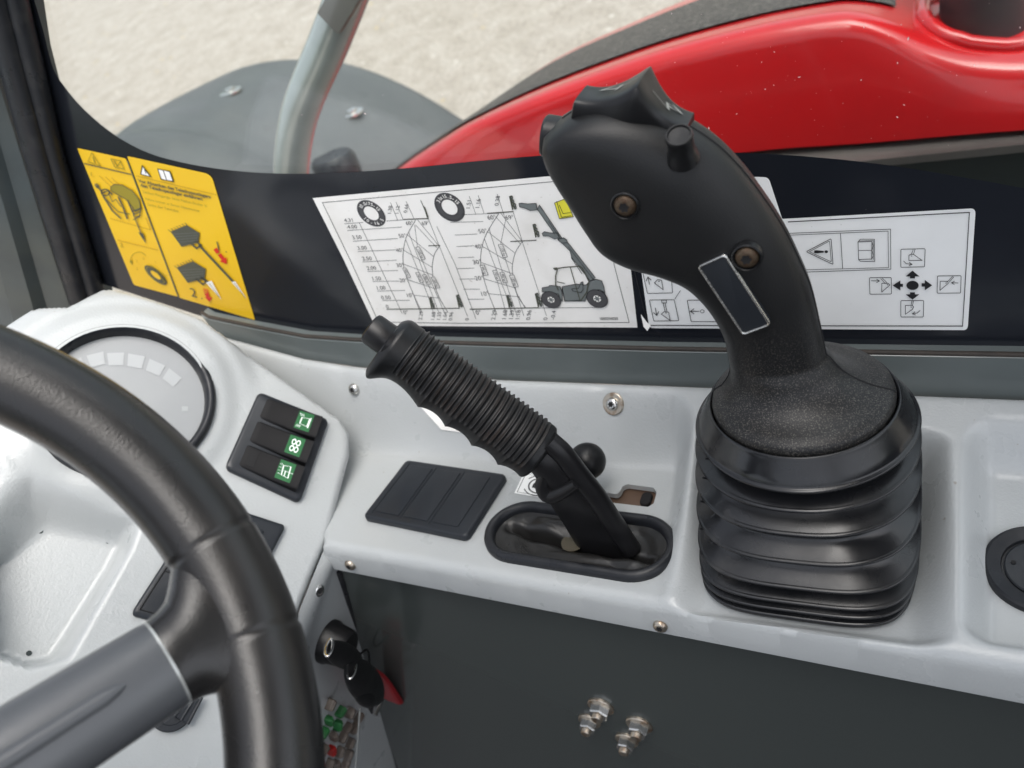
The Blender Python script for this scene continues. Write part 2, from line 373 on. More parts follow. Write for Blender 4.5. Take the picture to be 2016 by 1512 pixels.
# ------------------------------------------------------------------ side console
ZU = np.array([0, 0, 1.]); XU = np.array([1., 0, 0]); YU = np.array([0, 1., 0])
_rp = np.array([onY(px, py, .388) for px, py in ((434, 653), (600, 698), (718, 715), (982, 738), (1300, 749), (2016, 775), (2500, 790))])
def yfront(x): return .2411-.0436*x
FLOOR = -.352
def Hc(x, y):
    x = np.asarray(x, float); y = np.asarray(y, float)
    r = np.interp(x, _rp[:, 0], _rp[:, 2])
    k = np.clip((.388-y)/(.388-.262), -.1, 1.3)
    z = r+(-.346-r)*np.minimum(k, 1)-.03*np.maximum(k-1, 0)
    # long tray
    q = 1-np.clip((-.119-.09*(y-.31)-x)/.020+.45, 0, 1); s = 1-np.clip((.383-y)/.034, 0, 1)
    e = sstep(1-np.sqrt(q*q+s*s)); z = z*(1-e)+FLOOR*e
    # shallow well round the lever boot
    dx = np.maximum(abs(x+.0475)-.049, 0)/.022; dy = np.maximum(abs(y-.303)-.051, 0)/.010; e = sstep(1-np.hypot(dx, dy)); z = z*(1-e)+e*(-.3585+.05*np.clip(y-.25, -.01, .1))
    # deep tray on the right
    q = 1-np.clip((x-.0215-.05*(y-.25))/.017, 0, 1); s = np.maximum(1-np.clip((y-.2475)/.013, 0, 1), 1-np.clip((.374-y)/.02, 0, 1))
    e = sstep(1-np.sqrt(q*q+s*s)); fl = -.364+.02*np.clip((y-.26)/.11, 0, 1); z = z*(1-e)+fl*e
    # screw dimples in the wall
    for sx, sy in ((-.396, .378), (-.1795, .376)):
        d = np.hypot(x-sx, (y-sy)*1.3); z = z-.0035*np.exp(-(d/.009)**2)
    return z
def onH(px, py, lift=0.):
    d = D(px, py); t0 = .36; prev = None
    for t in np.linspace(.25, .95, 350):
        p = d*t; g = p[2]-lift-Hc(p[0], p[1])
        if g < 0 and p[1] > .2:
            a, b = t-.002, t
            for _ in range(25):
                m = (a+b)/2; p = d*m
                if p[2]-lift-Hc(p[0], p[1]) < 0: b = m
                else: a = m
            return d*b
    return d*.45
def nH(p):
    e = .0015; return norm([-(Hc(p[0]+e, p[1])-Hc(p[0]-e, p[1]))/(2*e), -(Hc(p[0], p[1]+e)-Hc(p[0], p[1]-e))/(2*e), 1])
console = empty('side_console', (-.1, .30, -.36), 'long grained pale grey moulded console under the black banded side window, carrying both levers', 'console')
slot_px = [(1140, 962), (1186, 968), (1214, 973), (1221, 967), (1226, 957), (1234, 953), (1286, 960), (1293, 969), (1287, 991), (1276, 998), (1200, 989), (1140, 979)]
slot = [onZ(a, b, FLOOR)[:2] for a, b in slot_px]
e0, e1 = onZ(1020, 1048, FLOOR), onZ(1262, 1082, FLOOR); ec = (e0+e1)/2; hl = np.linalg.norm((e1-e0)[:2])/2; EA = norm((e1-e0)*[1, 1, 0]); EB = np.cross(ZU, EA)
def stad(off, z, k=0):
    out = []; r = .0262-off
    for sgn, a0 in ((1, -90), (-1, 90)):
        for j in range(25):
            a_ = math.radians(a0+180*j/24); out.append(ec+EA*(sgn*(hl-.004)+r*math.cos(a_))+EB*r*math.sin(a_)*.95+ZU*z)
    return np.array(out)
oval = [tuple(p[:2]) for p in stad(.0045, 0)]
mb = MB()
left = [(-.53, .388), (-.53, .350), (-.425, .345), (-.400, .300), (-.3685, .262)]
poly = left+[(x, float(yfront(x))) for x in np.linspace(-.3665, .30, 30)]+[(.30, .388)]
sheet(mb, (0, 0, 0), XU, YU, ZU, np.arange(-.54, .302, .0016), np.arange(.222, .392, .0016), Hc, poly, round_r=.0075, holes=[slot, oval],
      skirtf=lambda p: max(.001, p[2]+.377) if p[1] < .33 else .02)
mb.build('moulding', 'console', console, sharp=60)
# brown shift plate seen through the gate, with the black end stop
mb = MB(); c = np.mean(slot, 0); slab(mb, (c[0], c[1], FLOOR-.012), XU, YU, ZU, .045, .014, .002, .006, .001); mb.build('gate_plate', 'brown', console)
mb = MB(); p = onZ(1272, 982, FLOOR-.004); slab(mb, (p[0], p[1], FLOOR-.008), XU, YU, ZU, .0035, .0055, .003, .005, .001); mb.build('gate_stop', 'dark', console)
def torx(parent, p, n, r, name='screw', m='steel', washer=0):
    a, b = perp(n); mb = MB()
    if washer: lathe(mb, p, n, [(washer, -.001), (washer, .0006), (washer*.93, .0010), (.0, .0010)], 28, 0)
    prof = [(r, 0), (r, .1*r), (r*.93, .34*r), (r*.75, .52*r), (r*.5, .62*r), (r*.42, .62*r)]
    lathe(mb, p+n*.0009*(washer > 0), n, prof, 28, 1)
    rings = []
    for dz, k in ((.635, 1), (.632, .97)):
        t = np.linspace(0, 2*np.pi, 24, endpoint=False); rr = r*.40*(1+.17*np.cos(6*t))*k
        rings.append(p+n*(.0009*(washer > 0)+dz*r)+np.outer(rr*np.cos(t), a)+np.outer(rr*np.sin(t), b))
    loft(mb, rings, cap0=False, mi=2)
    return mb.build(name, ['rusty', m, 'dark'], parent)
for (px, py, r, wsh, m) in ((698, 766, .0048, 0, 'steel'), (1208, 795, .0046, .0077, 'steel')):
    p = onH(px, py); n = nH(p); torx(console, p+n*.0004, n, r, 'screw', m, wsh)
for px, py in ((690, 1112), (1300, 1232)):
    p = onY(px, py, 0); x = onZ(px, py, -.372)[0]; p = onY(px, py, yfront(x)-.0005); torx(console, p, norm([0, -1, .1]), .0042, 'screw', 'rusty')
# ------------------------------------------------------------------ blank cover in the tray
fq = quadmap([onZ(798, 909, FLOOR+.001), onZ(1002, 940, FLOOR+.001), onZ(926, 1069, FLOOR+.001), onZ(719, 1028, FLOOR+.001)])
blank = empty('blanking_cover', fq(.5, .5), 'flat black cover with three blanked switch bays lying in the tray beside the brake lever', 'cover')
A = norm(fq(1, .5)-fq(0, .5)); B = norm(fq(.5, 0)-fq(.5, 1)); B = norm(B-A*(A@B)); hx = np.linalg.norm(fq(1, .5)-fq(0, .5))/2-.001; hy = np.linalg.norm(fq(.5, 1)-fq(.5, 0))/2-.001
c = fq(.5, .5); mb = MB(); slab(mb, c, A, B, ZU, hx, hy, .004, .0048, .0022); mb.build('frame', 'blackpl', blank)
for i in range(3):
    mb = MB(); cc = c+A*((i-1)*.0252-.001)+ZU*.0046; slab(mb, cc, A, B, ZU, .0105, .0235, .0008, .0009, .0003); slab(mb, cc+ZU*.0002-A*.0125, A, B, ZU, .0003, .0255, .0002, .0004, .0001)
    mb.build('blank_bay', 'blackpl', blank)
# ------------------------------------------------------------------ round rubber plug, right tray
p = onH(2046, 1124); n = nH(p); mb = MB()
plug = empty('rubber_plug', p, 'round black rubber plug in the floor of the recess at the right edge', 'plug')
lathe(mb, p, n, [(.0245, -.003), (.0245, .0012), (.0238, .0030), (.0225, .0038), (.0165, .0028), (.0160, .0008), (.001, .0008)], 56); mb.build('rim', 'rubber', plug)
mb = MB(); lathe(mb, p+n*.0008, n, [(.0150, 0), (.0150, .0012), (.0143, .0018), (.001, .0018)], 48)
mb.build('disc', 'blackpl', plug)
mb = MB(); q = onH(1994, 1113)+n*.003
lathe(mb, q, n, [(.0011, 0), (.0011, .0004), (.0001, .0004)], 12); mb.build('pin_hole', 'dark', plug)
# ------------------------------------------------------------------ stickers on the console
def stk(name, px, label, zoff=.0004, m='white2', rad=0):
    cs = [onH(*q) for q in px]; o = empty(name, np.mean(cs, 0), label, 'sticker'); f = quadmap(cs); n = norm(np.cross(cs[1]-cs[0], cs[3]-cs[0])); n = n*np.sign(n[2]); mb = MB()
    g = lambda s, t, lift=0: (lambda b: b+n*(zoff+lift*.00012))(f(s, t))
    V = []; K = 12
    for i in range(K+1):
        for j in range(K+1):
            b = f(i/K, j/K); zz = Hc(b[0], b[1]); V.append([b[0], b[1], max(b[2], zz)]+n*zoff)
    mb.add(V, [(i*(K+1)+j, (i+1)*(K+1)+j, (i+1)*(K+1)+j+1, i*(K+1)+j+1) for i in range(K) for j in range(K)]); mb.build('film', m, o)
    return o, g
o, g = stk('brake_sticker', [(1032, 931), (1110, 944), (1092, 986), (1013, 972)], 'small white sticker with P in brackets half hidden under the brake lever', .0006)
a = Art(lambda s, t, l: g(s, t, l)); a.loop([(.06, .07), (.94, .07), (.94, .93), (.06, .93)], .015)
a.ell((.5, .5), (.26, 0), (0, .36), inner=.86); a.text('P', (.5, .5), (0, -.62), (-.42, 0), anchor='c', bold=.02)
for sg in (-1, 1):
    t = np.linspace(-1.0, 1.0, 14); a.line([(.5+.36*np.sin(x), .5+sg*.46*np.cos(x)) for x in t], .03)
a.build(o)
o, g = stk('wall_sticker', [(815, 785), (920, 798), (985, 862), (870, 845)], 'pale sticker with small round symbols on the tray wall, mostly behind the brake grip', .0009, 'white')
a = Art(lambda s, t, l: g(s, t, l))
for cx, cy in ((.27, .33), (.55, .33), (.35, .85), (.62, .85)):
    a.ell((cx, cy), (.055, 0), (0, .1), 'inkgrey', inner=.7); a.ell((cx, cy), (.02, 0), (0, .04), 'inkgrey')
    for k in range(8): a.ell((cx+.07*math.cos(k*.785), cy+.13*math.sin(k*.785)), (.008, 0), (0, .014), 'inkgrey', n=6)
a.build(o)
# ------------------------------------------------------------------ dark panel below
PY = .262
mb = MB(); slab(mb, (.0, PY+.010, -.62), XU, np.array([0, 0, 1.]), np.array([0, -1., 0]), .56, .255, .002, .010, .001)
panel = empty('slate_wall', (-.05, PY, -.62), 'dark slate painted steel sheet with four rusty bolts below the pale console', 'cab wall')
mb.build('sheet', 'panel', panel)
for i, (px, py, s) in enumerate(((1180, 1400, 1), (1158, 1428, .88), (1256, 1436, 1), (1232, 1466, .9))):
    p = onY(px, py, PY-.004); ax = np.array([0, -1., 0]); p[1] = PY; mb = MB(); k = .0076*s
    lathe(mb, p, ax, [(k*1.28, 0), (k*1.28, .0012), (k*1.2, .0018), (k*.9, .0022)], 28, 1)
    a0, b0 = XU, ZU; t = np.linspace(0, 2*np.pi, 6, endpoint=False)+.25+i
    hexr = [p+ax*h+np.outer(np.cos(t)*k*q, a0)+np.outer(np.sin(t)*k*q, b0) for h, q in ((.0015, .98), (.0072, .98), (.0082, .86))]
    loft(mb, hexr, mi=0); o = mb.build('flange_nut', ['steel', 'rusty'], panel, sharp=25)
    mb = MB(); prof = []
    for j in range(7): prof.append((k*(.54 if j % 2 else .46), .0078+.0006*j))
    lathe(mb, p, ax, prof, 18); mb.build('bolt_end', 'rusty', o)
# ------------------------------------------------------------------ side window
YP = .400
def pl(px, py, Y=YP): return onY(px, py, Y)
top_px = [(-60, -420), (10, -230), (52, -70), (68, 0), (85, 60), (104, 132), (128, 172), (168, 218), (225, 265), (285, 298), (350, 318), (435, 333), (530, 341), (650, 341), (800, 331),
          (930, 318), (1070, 306), (1200, 300), (1340, 298), (1490, 302), (1600, 309), (1700, 319), (1800, 333), (1900, 350), (2016, 371), (2400, 450), (2700, 520)]
bot_px = [(2700, 740), (2400, 722), (2016, 699), (1300, 686), (947, 678), (700, 670), (600, 664), (410, 627), (175, 550), (140, 445), (85, 240), (40, 80), (5, -40), (-60, -250), (-110, -420)]
from mathutils.geometry import tessellate_polygon
def flatpoly(mb, P3, mi=0):
    tr = tessellate_polygon([[Vector(p) for p in P3]]); mb.add(P3, [tuple(t) for t in tr], mi)
def densify(px): 
    return [tuple(p) for p in smoothpath(np.array(px, float), len(px)*5)]
win = empty('side_window', pl(1000, 690), 'clear side pane with a wide black printed band along its lower edge', 'window')
mb = MB(); g0 = np.array([pl(-110, -420), pl(-60, -250), pl(5, -40), pl(175, 550), pl(175, 600), pl(600, 700), pl(1300, 720), pl(2700, 760)]); 
o_ = [(-.78, .9), (-.66, .3), g0[2][[0, 2]], g0[4][[0, 2]], g0[5][[0, 2]], g0[6][[0, 2]], g0[7][[0, 2]], (.9, -.4), (.9, .9)]
loft(mb, [[(x, YP+.0008, z) for x, z in o_], [(x, YP+.0058, z) for x, z in o_]]); mb.build('glass_pane', 'glass', win, smooth=False)
mb = MB(); band = densify(top_px)+bot_px; flatpoly(mb, np.array([pl(*p) for p in band])); mb.build('black_band', 'frit', win, smooth=False)
# flecks and scratches on the glass
mb = MB()
for k in range(110):
    if k < 60: px, py = rng.normal(1600, 210), rng.normal(180, 80)
    else: px, py = rng.uniform(300, 2016), rng.uniform(0, 320)
    if py > 290 or py < 0: continue
    c = pl(px, py, YP+.0004); r = .00010+.00028*rng.random()**4; t = rng.uniform(0, 6.28); e = 1+1.8*rng.random()
    V = [c+np.array([math.cos(t+a)*r*(e if i % 2 == 0 else 1), 0, math.sin(t+a)*r*(e if i % 2 == 0 else 1)]) for i, a in enumerate(np.arange(4)*math.pi/2)]
    mb.add(V, [(0, 1, 2, 3)])
tag(mb.build('glass_flecks', 'dust', win, smooth=False), kind='stuff')
# rubber seals up the front edge and grey pillar
def strip(name, pts, r, m, parent, flat=1.0, Y=.393):
    mb = MB(); P = np.array([onY(a, b, Y) for a, b in pts]); rings = []
    for i, p in enumerate(P):
        t = norm(P[min(i+1, len(P)-1)]-P[max(i-1, 0)]); s = norm(np.cross(t, YU)); rr = r[i] if hasattr(r, '__len__') else r
        rings.append(sup(p, s*rr, YU*rr*flat, 2.6, 20))
    loft(mb, rings); return mb.build(name, m, parent)
pil = empty('window_pillar', onY(80, 400, .38), 'slate grey cab pillar with black rubber seal at the left edge', 'pillar')
strip('rubber_seal', [(-140, -560), (-60, -240), (-5, 10), (30, 140), (74, 300), (112, 430), (158, 585), (175, 640)], .0105, 'rubber', pil, .8, .388)
strip('outer_seal', [(-90, -560), (-20, -240), (32, 10), (62, 130), (102, 300), (142, 430), (190, 585), (215, 640)], .0085, 'rubber', pil, .8, .393)
mb = MB(); 
E0 = [(-330, -560, .36), (-250, -240, .36), (-150, 100, .36), (-80, 400, .36), (-40, 620, .36), (-10, 760, .36)]
E1 = [(-165, -560, .39), (-85, -240, .39), (-8, 130, .39), (75, 400, .39), (140, 600, .39), (160, 700, .39)]
rings = []
for (a, b, y0), (c, d, y1) in zip(E0, E1):
    p, q = onY(a, b, y0), onY(c, d, y1); m_ = p*.45+q*.55; rings.append([p+YU*.05, p, p*.62+q*.38-YU*.004, p*.55+q*.45-YU*.010, p*.30+q*.70-YU*.010, p*.24+q*.76-YU*.002, q-YU*.002, q+YU*.05])
loft(mb, rings); mb.build('post', 'post', pil, sharp=20)
# grey sill under the pane
sill = empty('window_sill', pl(1000, 700, .392), 'narrow slate grey painted sill between the black window band and the pale console', 'sill')
tl = [(395, 618), (410, 627), (500, 646), (600, 665), (700, 672), (947, 680), (1300, 690), (1600, 695), (2016, 702), (2500, 712)]
bl_ = [(420, 652), (440, 663), (520, 690), (600, 707), (700, 722), (982, 748), (1300, 760), (1600, 772), (2016, 788), (2500, 800)]
mb = MB(); rings = []
for a, b in zip(tl, bl_):
    p, q = onY(*a, .3905), onY(*b, .3895); rings.append([p+YU*.010, p+YU*.001-ZU*.0004, p-ZU*.0012, q, q+YU*.01])
loft(mb, rings); mb.build('bar', 'sill', sill, sharp=30)
strip('sealant', [(a, b-3) for a, b in tl], .0016, 'seal', sill, 1, .3925)
# ------------------------------------------------------------------ stickers on the pane
def pane_sticker(name, px, label, m, Y=YP-.0005):
    o = empty(name, np.mean([pl(*q) for q in px], 0), label, 'sticker'); mb = MB(); flatpoly(mb, np.array([pl(x, y, Y) for x, y in px])); mb.build('film', m, o, smooth=False)
    return o
def rc(px, r):
    """round the corners of a pixel polygon"""
    P = [np.array(p, float) for p in px]; out = []
    for i in range(len(P)):
        a, b, c = P[i-1], P[i], P[(i+1) % len(P)]; u, v = (a-b)/np.hypot(*(a-b)), (c-b)/np.hypot(*(c-b)); rr = r[i] if hasattr(r, '__len__') else r
        if rr <= 0: out.append(tuple(b)); continue
        for t in np.linspace(0, 1, 6): out.append(tuple((b+u*rr)*(1-t)**2+2*b*t*(1-t)+(b+v*rr)*t*t))
    return out
art = lambda Y=YP-.0005: Art(lambda x, y, l: onY(x, y, Y-.00016*l))
# --- load chart
o = pane_sticker('load_chart_sticker', [(615.5, 390), (1068, 348), (1220, 336), (1255, 645), (738, 641), (676, 510)], 'white load chart sticker with lift curves and a small drawn handler, left of the joystick', 'white')
a = art()
L = lambda z: [(600+x/5.04, 340+y/5.04) for x, y in z]
Rr = lambda z: [(900+x/4.724, 340+y/4.724) for x, y in z]
a.line([(634.7, 398.9), (1076.8, 358.6), (1190, 349)], 1.1); a.line([(634.7, 398.9), (690, 513), (745, 634)], 1.1); a.line([(745, 634), (900, 636.5), (1238.7, 634.9)], 1.1); a.line([(1190, 420), (1209.7, 524), (1238.7, 635)], 1.1)
def tyre(c, A, B, t1, t2):
    a.ell(c, A, B, 'inkdark'); a.ell(c, np.array(A)*.52, np.array(B)*.52, 'white', 3)
    for k in (.93, .87, .62): a.ell(c, np.array(A)*k, np.array(B)*k, 'ink', 2, inner=.985)
    def curved(tx, a0, a1, flip):
        n = len(tx)
        for i, ch in enumerate(tx):
            th = math.radians(a0+(a1-a0)*(i+.5)/n); u = np.array([math.cos(th), math.sin(th)]); tn = np.array([-math.sin(th), math.cos(th)])*(-1 if flip else 1)
            rad = -u if flip else u
            m2 = np.array([A, B]).T; c0 = np.array(c)+m2@(u*.75)
            a.text(ch, c0, m2@tn*.30, m2@(rad)*.30, 'white', 4, 'c', .02)
    # angle measured in the tyre's own frame, B points up
    curved(t1, 150, 30, False) if False else None
    for tx, a0, a1, up in ((t1, 158, 22, 1), (t2, 205, 335, -1)):
        for i, ch in enumerate(tx):
            th = math.radians(a0+(a1-a0)*(i+.5)/len(tx)); u = np.array([math.cos(th), math.sin(th)]); m2 = np.array([A, B]).T
            tn = np.array([math.sin(th), -math.cos(th)])*up; rd = u*up
            a.text(ch, np.array(c)+m2@(u*.755), m2@tn*.34, m2@rd*.34, 'white', 4, 'c', .015)
tyre((731, 420), (27, 3), (-9, -26), '10.0/75-15', '10-16.5'); tyre((885, 408), (29, 2), (-8, -28.5), '31x15.5-15', '')
def chart(P, labels, rows, axis, axis2, tdim, tline, bdim, ang, outer, inner, rad, vert, boxes, sz):
    for r in rows: a.line(P(r), .9, 'inkdark')
    a.line(P(axis), .9, 'inkdark'); a.line(P(axis2), .9, 'inkdark')
    a.line([tuple(q) for q in smoothpath(np.array(P(outer)), 30)], 1.1, 'inkdark'); a.line([tuple(q) for q in smoothpath(np.array(P(inner)), 24)], 1.1, 'inkdark')
    for r in rad+vert+tline: a.line(P(r), .85, 'inkdark')
    for t, c in labels+ang: c = P([c])[0]; a.text(t, c, (sz, -.05*sz), (-.33*sz, -sz*.95), 'inkdark', anchor='c', lift=2)
    for t, c in tdim+bdim: c = P([c])[0]; a.text(t, c, (.14*sz, -sz*.93), (-sz*.92, .02*sz), 'inkdark', anchor='c', lift=2)
    for t, q in boxes:
        Q = P(q); a.loop(Q, .9, 'inkdark'); c = np.mean(Q, 0); d = (np.array(Q[3])+Q[2]-np.array(Q[0])-Q[1])/2; a.poly(Q, 'white', 2); a.loop(Q, .9, 'inkdark', 3)
        e = (np.array(Q[1])-Q[0]); s = 1.0/max(3.2, .56*len(t)); a.text(t, c, d*s*.95, e*1.05, 'inkdark', anchor='c', lift=4)
rowsL = [[(395, 507), (580, 493)], [(810, 480), (1000, 466)], [(425, 573), (960, 540)], [(480, 680), (920, 653)], [(525, 782), (905, 765)], [(575, 885), (910, 868)], [(625, 980), (925, 970)], [(675, 1080), (940, 1075)], [(722, 1175), (995, 1168)], [(770, 1270), (1040, 1266)]]
chart(L, [('4.31', (432, 470)), ('4.00', (470, 535)), ('3.50', (515, 640)), ('3.00', (566, 745)), ('2.50', (615, 850)), ('2.00', (660, 945)), ('1.50', (708, 1049)), ('1.00', (752, 1142)), ('0.50', (803, 1238)), ('0', (817, 1328))],
      rowsL, [(540, 495), (965, 1395)], [(1225, 455), (1615, 1425)],
      [('1.38', (843, 372)), ('1.12', (918, 372)), ('0.66', (1003, 355))], [[(850, 295), (920, 468)], [(905, 290), (975, 463)], [(1005, 285), (1085, 458)]],
      [('2.29', (1150, 1420)), ('1.68', (1272, 1425)), ('1.35', (1330, 1425)), ('1.04', (1390, 1425)), ('0.96', (1448, 1425)), ('0', (1608, 1455))],
      [('60°', (1037, 500)), ('50°', (966, 625)), ('40°', (940, 768)), ('30°', (942, 917)), ('20°', (975, 1067)), ('10°', (1040, 1215)), ('0°', (1000, 1385)), ('69°', (1195, 500))],
      [(1100, 470), (1040, 570), (1000, 660), (978, 780), (977, 900), (1008, 1030), (1080, 1210), (1160, 1385)], [(1335, 730), (1290, 800), (1270, 880), (1265, 960), (1280, 1080), (1330, 1230), (1420, 1385)],
      [[(1120, 470), (1335, 730)], [(1100, 520), (1310, 745)], [(1010, 610), (1280, 835)], [(975, 765), (1265, 940)], [(975, 905), (1270, 1015)], [(1015, 1060), (1290, 1150)], [(1080, 1215), (1340, 1245)]],
      [[(1090, 520), (1120, 750)], [(1030, 590), (1330, 1385)], [(1000, 660), (1230, 1240), (1280, 1400)], [(1160, 860), (1390, 1400)], [(1080, 1215), (1150, 1400)]],
      [('1100 kg', [(1100, 742), (1135, 735), (1195, 855), (1160, 865)]), ('440 kg', [(970, 948), (1003, 943), (1050, 1035), (1017, 1045)]), ('740 kg', [(1100, 992), (1133, 988), (1180, 1085), (1147, 1092)]),
       ('900 kg', [(1167, 1015), (1202, 1012), (1250, 1105), (1215, 1112)]), ('1200 kg', [(1252, 1038), (1288, 1034), (1340, 1138), (1304, 1146)])], 11.0)
a.line(L([(985, 463), (1225, 455)]), 2.0, 'charcoal', 2); a.line(L([(1150, 275), (1225, 452)]), 1.3, 'charcoal', 2); a.poly(L([(1172, 322), (1195, 345), (1228, 440), (1212, 446)]), 'charcoal', 3)
a.line(L([(1230, 725), (1340, 722)]), 1.8, 'charcoal', 2); a.line(L([(815, 1355), (1530, 1345)]), 1.7, 'charcoal', 2)
def carriage(c, s):
    c = np.array(c, float); a.poly([tuple(c+np.array(p)*s) for p in ((-4, -11), (-1.5, -12), (3, 9), (1, 11))], 'charcoal', 3)
    for k, (dx, dy, r) in enumerate(((0, -9, 3.2), (2, -3, 3.2), (4.5, 3, 3.6), (6, 7, 2.6))): a.ell(c+np.array((dx, dy))*s, (r*s*.8, 0), (0, r*s*1.1), 'charcoal', 3, 12); a.ell(c+np.array((dx+.4, dy))*s, (r*s*.35, 0), (0, r*s*.5), 'inkgrey', 4, 10)
carriage((848, 597.5), 1.0); carriage((902, 594), 1.15)
rowsR = [[(-100, 395), (160, 384)], [(-330, 460), (240, 454)][1:] and [(-60, 462), (240, 454)], [(-100, 585), (185, 570)], [(-70, 690), (160, 682)], [(-30, 790), (155, 785)], [(10, 892), (158, 887)], [(25, 990), (170, 988)], [(60, 1084), (210, 1083)], [(100, 1177), (250, 1176)]]
rowsR = [[(-80, 395), (380, 378)], [(-60, 462), (240, 454)], [(-20, 580), (185, 570)], [(-5, 686), (160, 680)], [(10, 790), (155, 785)], [(5, 893), (158, 887)], [(22, 990), (170, 988)], [(60, 1084), (210, 1083)], [(100, 1177), (250, 1176)]]
chart(Rr, [], rowsR, [(-190, 500), (-20, 850), (175, 1360)], [(520, 360), (605, 640), (830, 1330)],
      [('1.51', (105, 300)), ('1.16', (192, 290)), ('0.38', (372, 262))], [[(113, 220), (172, 383)], [(195, 212), (250, 378)], [(372, 198), (450, 440)]],
      [('2.29', (340, 1325)), ('1.68', (440, 1325)), ('1.39', (505, 1325)), ('1.18', (565, 1325)), ('0.96', (665, 1325)), ('0', (820, 1360)), ('-0.4', (893, 1325))],
      [('60°', (318, 415)), ('50°', (235, 542)), ('40°', (200, 685)), ('30°', (182, 830)), ('20°', (203, 980)), ('10°', (252, 1125)), ('0°', (195, 1300)), ('69°', (485, 415))],
      [(390, 375), (310, 500), (250, 620), (220, 760), (222, 870), (245, 975), (290, 1120), (370, 1320)], [(605, 640), (545, 735), (515, 850), (515, 930), (540, 1075), (580, 1175), (640, 1260)],
      [[(360, 410), (590, 665)], [(405, 375), (605, 640)], [(280, 545), (540, 750)], [(235, 685), (515, 850)], [(225, 835), (515, 940)], [(245, 985), (540, 1072)], [(290, 1125), (580, 1155)]],
      [[(450, 440), (405, 660)], [(295, 515), (445, 1000), (560, 1340)], [(255, 620), (480, 1200), (515, 1340)], [(440, 780), (620, 1330)], [(360, 960), (450, 1290)], [(570, 1150), (630, 1255)]],
      [('1100 kg', [(382, 670), (422, 668), (467, 783), (428, 790)]), ('440 kg', [(212, 862), (252, 858), (288, 950), (248, 958)]), ('740 kg', [(330, 910), (366, 906), (402, 998), (366, 1004)]),
       ('900 kg', [(396, 930), (434, 926), (468, 1018), (430, 1024)]), ('1200 kg', [(485, 956), (528, 952), (568, 1058), (530, 1066)])], 12.5)
a.line(Rr([(280, 378), (520, 362)]), 2.0, 'charcoal', 2); a.line(Rr([(497, 640), (735, 628)]), 1.8, 'charcoal', 2); a.line(Rr([(120, 1270), (755, 1256)]), 2.0, 'charcoal', 2); a.line(Rr([(755, 1258), (1310, 1254)]), .9, 'inkdark', 2)
carriage(Rr([(475, 1200)])[0], 1.1); carriage(Rr([(745, 1190)])[0], 1.25); carriage(Rr([(505, 285)])[0], 1.25); carriage(Rr([(722, 545)])[0], 1.2)
# little handler drawing
def shp(z, m='inkgrey', lift=3, w=1.1): Q = Rr(z); a.poly(Q, m, lift); a.loop(Q, w, 'ink', lift+1)
shp([(575, 285), (600, 282), (655, 290), (735, 285), (745, 345), (680, 352), (625, 328), (580, 318)]); shp([(745, 340), (765, 300), (975, 608), (940, 620)], lift=2)
shp([(790, 565), (810, 548), (870, 560), (935, 560), (950, 605), (905, 618), (850, 590), (800, 590)])
shp([(935, 622), (990, 605), (1020, 625), (1025, 650), (970, 655)]); shp([(975, 655), (1030, 650), (1285, 975), (1240, 1010), (1065, 790), (1050, 730)], lift=2)
a.line(Rr([(1035, 690), (1260, 985)]), 1, 'ink', 5); a.line(Rr([(850, 450), (955, 610)]), .9, 'ink', 5); a.line(Rr([(1060, 790), (1160, 940)]), 1.1, 'ink', 5)
shp([(790, 1070), (850, 1060), (860, 1048), (905, 1050), (960, 1060), (975, 1110), (980, 1195), (965, 1190), (940, 1130), (850, 1105), (790, 1110)])
shp([(975, 1060), (1105, 1035), (1200, 1045), (1230, 1010), (1290, 990), (1345, 1005), (1365, 1060), (1375, 1120), (1330, 1090), (1260, 1090), (1210, 1120), (1190, 1195), (1000, 1195)])
a.line(Rr([(940, 1090), (915, 1040), (915, 960), (935, 890), (1000, 880), (1140, 870), (1165, 890), (1225, 1010), (1205, 1110), (1150, 1190)]), 2.2, 'charcoal', 5)
a.line(Rr([(1052, 880), (1140, 1180)]), 1.8, 'charcoal', 5); a.poly(Rr([(890, 885), (930, 880), (925, 910), (905, 905)]), 'charcoal', 5); a.line(Rr([(930, 1015), (1000, 1030)]), 1.6, 'charcoal', 5)
shp([(1065, 1080), (1130, 1075), (1150, 1020), (1170, 1015), (1170, 1090), (1150, 1115), (1075, 1100)], lift=4)
a.line(Rr([(975, 1080), (1000, 1195), (1140, 1190)]), 1.4, 'ink', 5)
for cx, cy, r in ((873, 1182, 92), (1302, 1172, 100)):
    c = Rr([(cx, cy)])[0]; q = r/4.724
    for k, m, l in ((1, 'ink', 5), (.93, 'inkdark', 6), (.40, 'ink', 7), (.36, 'white', 8), (.2, 'inkgrey', 9)): a.ell(c, (q*k, q*k*.06), (-q*k*.16, -q*k*.86), m, l)
    for t in range(6): a.ell((c[0]+q*.27*math.cos(t*1.047), c[1]+q*.24*math.sin(t*1.047)), (1.1, 0), (0, 1.1), 'ink', 9, 8)
a.text('1000296020', Rr([(1325, 1370)])[0], (7.4, -.1), (-2.0, -7.4), 'ink', 2, bold=.01)
Q = Rr([(905, 282), (1010, 240), (1080, 410), (950, 428)]); a.poly(Q, 'yellow2', 2); a.loop(Q, 1.1, 'ink', 3); a.line(Rr([(925, 265), (970, 415), (1060, 400)]), 1.1, 'ink', 4); a.line(Rr([(950, 300), (985, 380), (1060, 370)]), 1.0, 'ink', 4)
a.build(o)
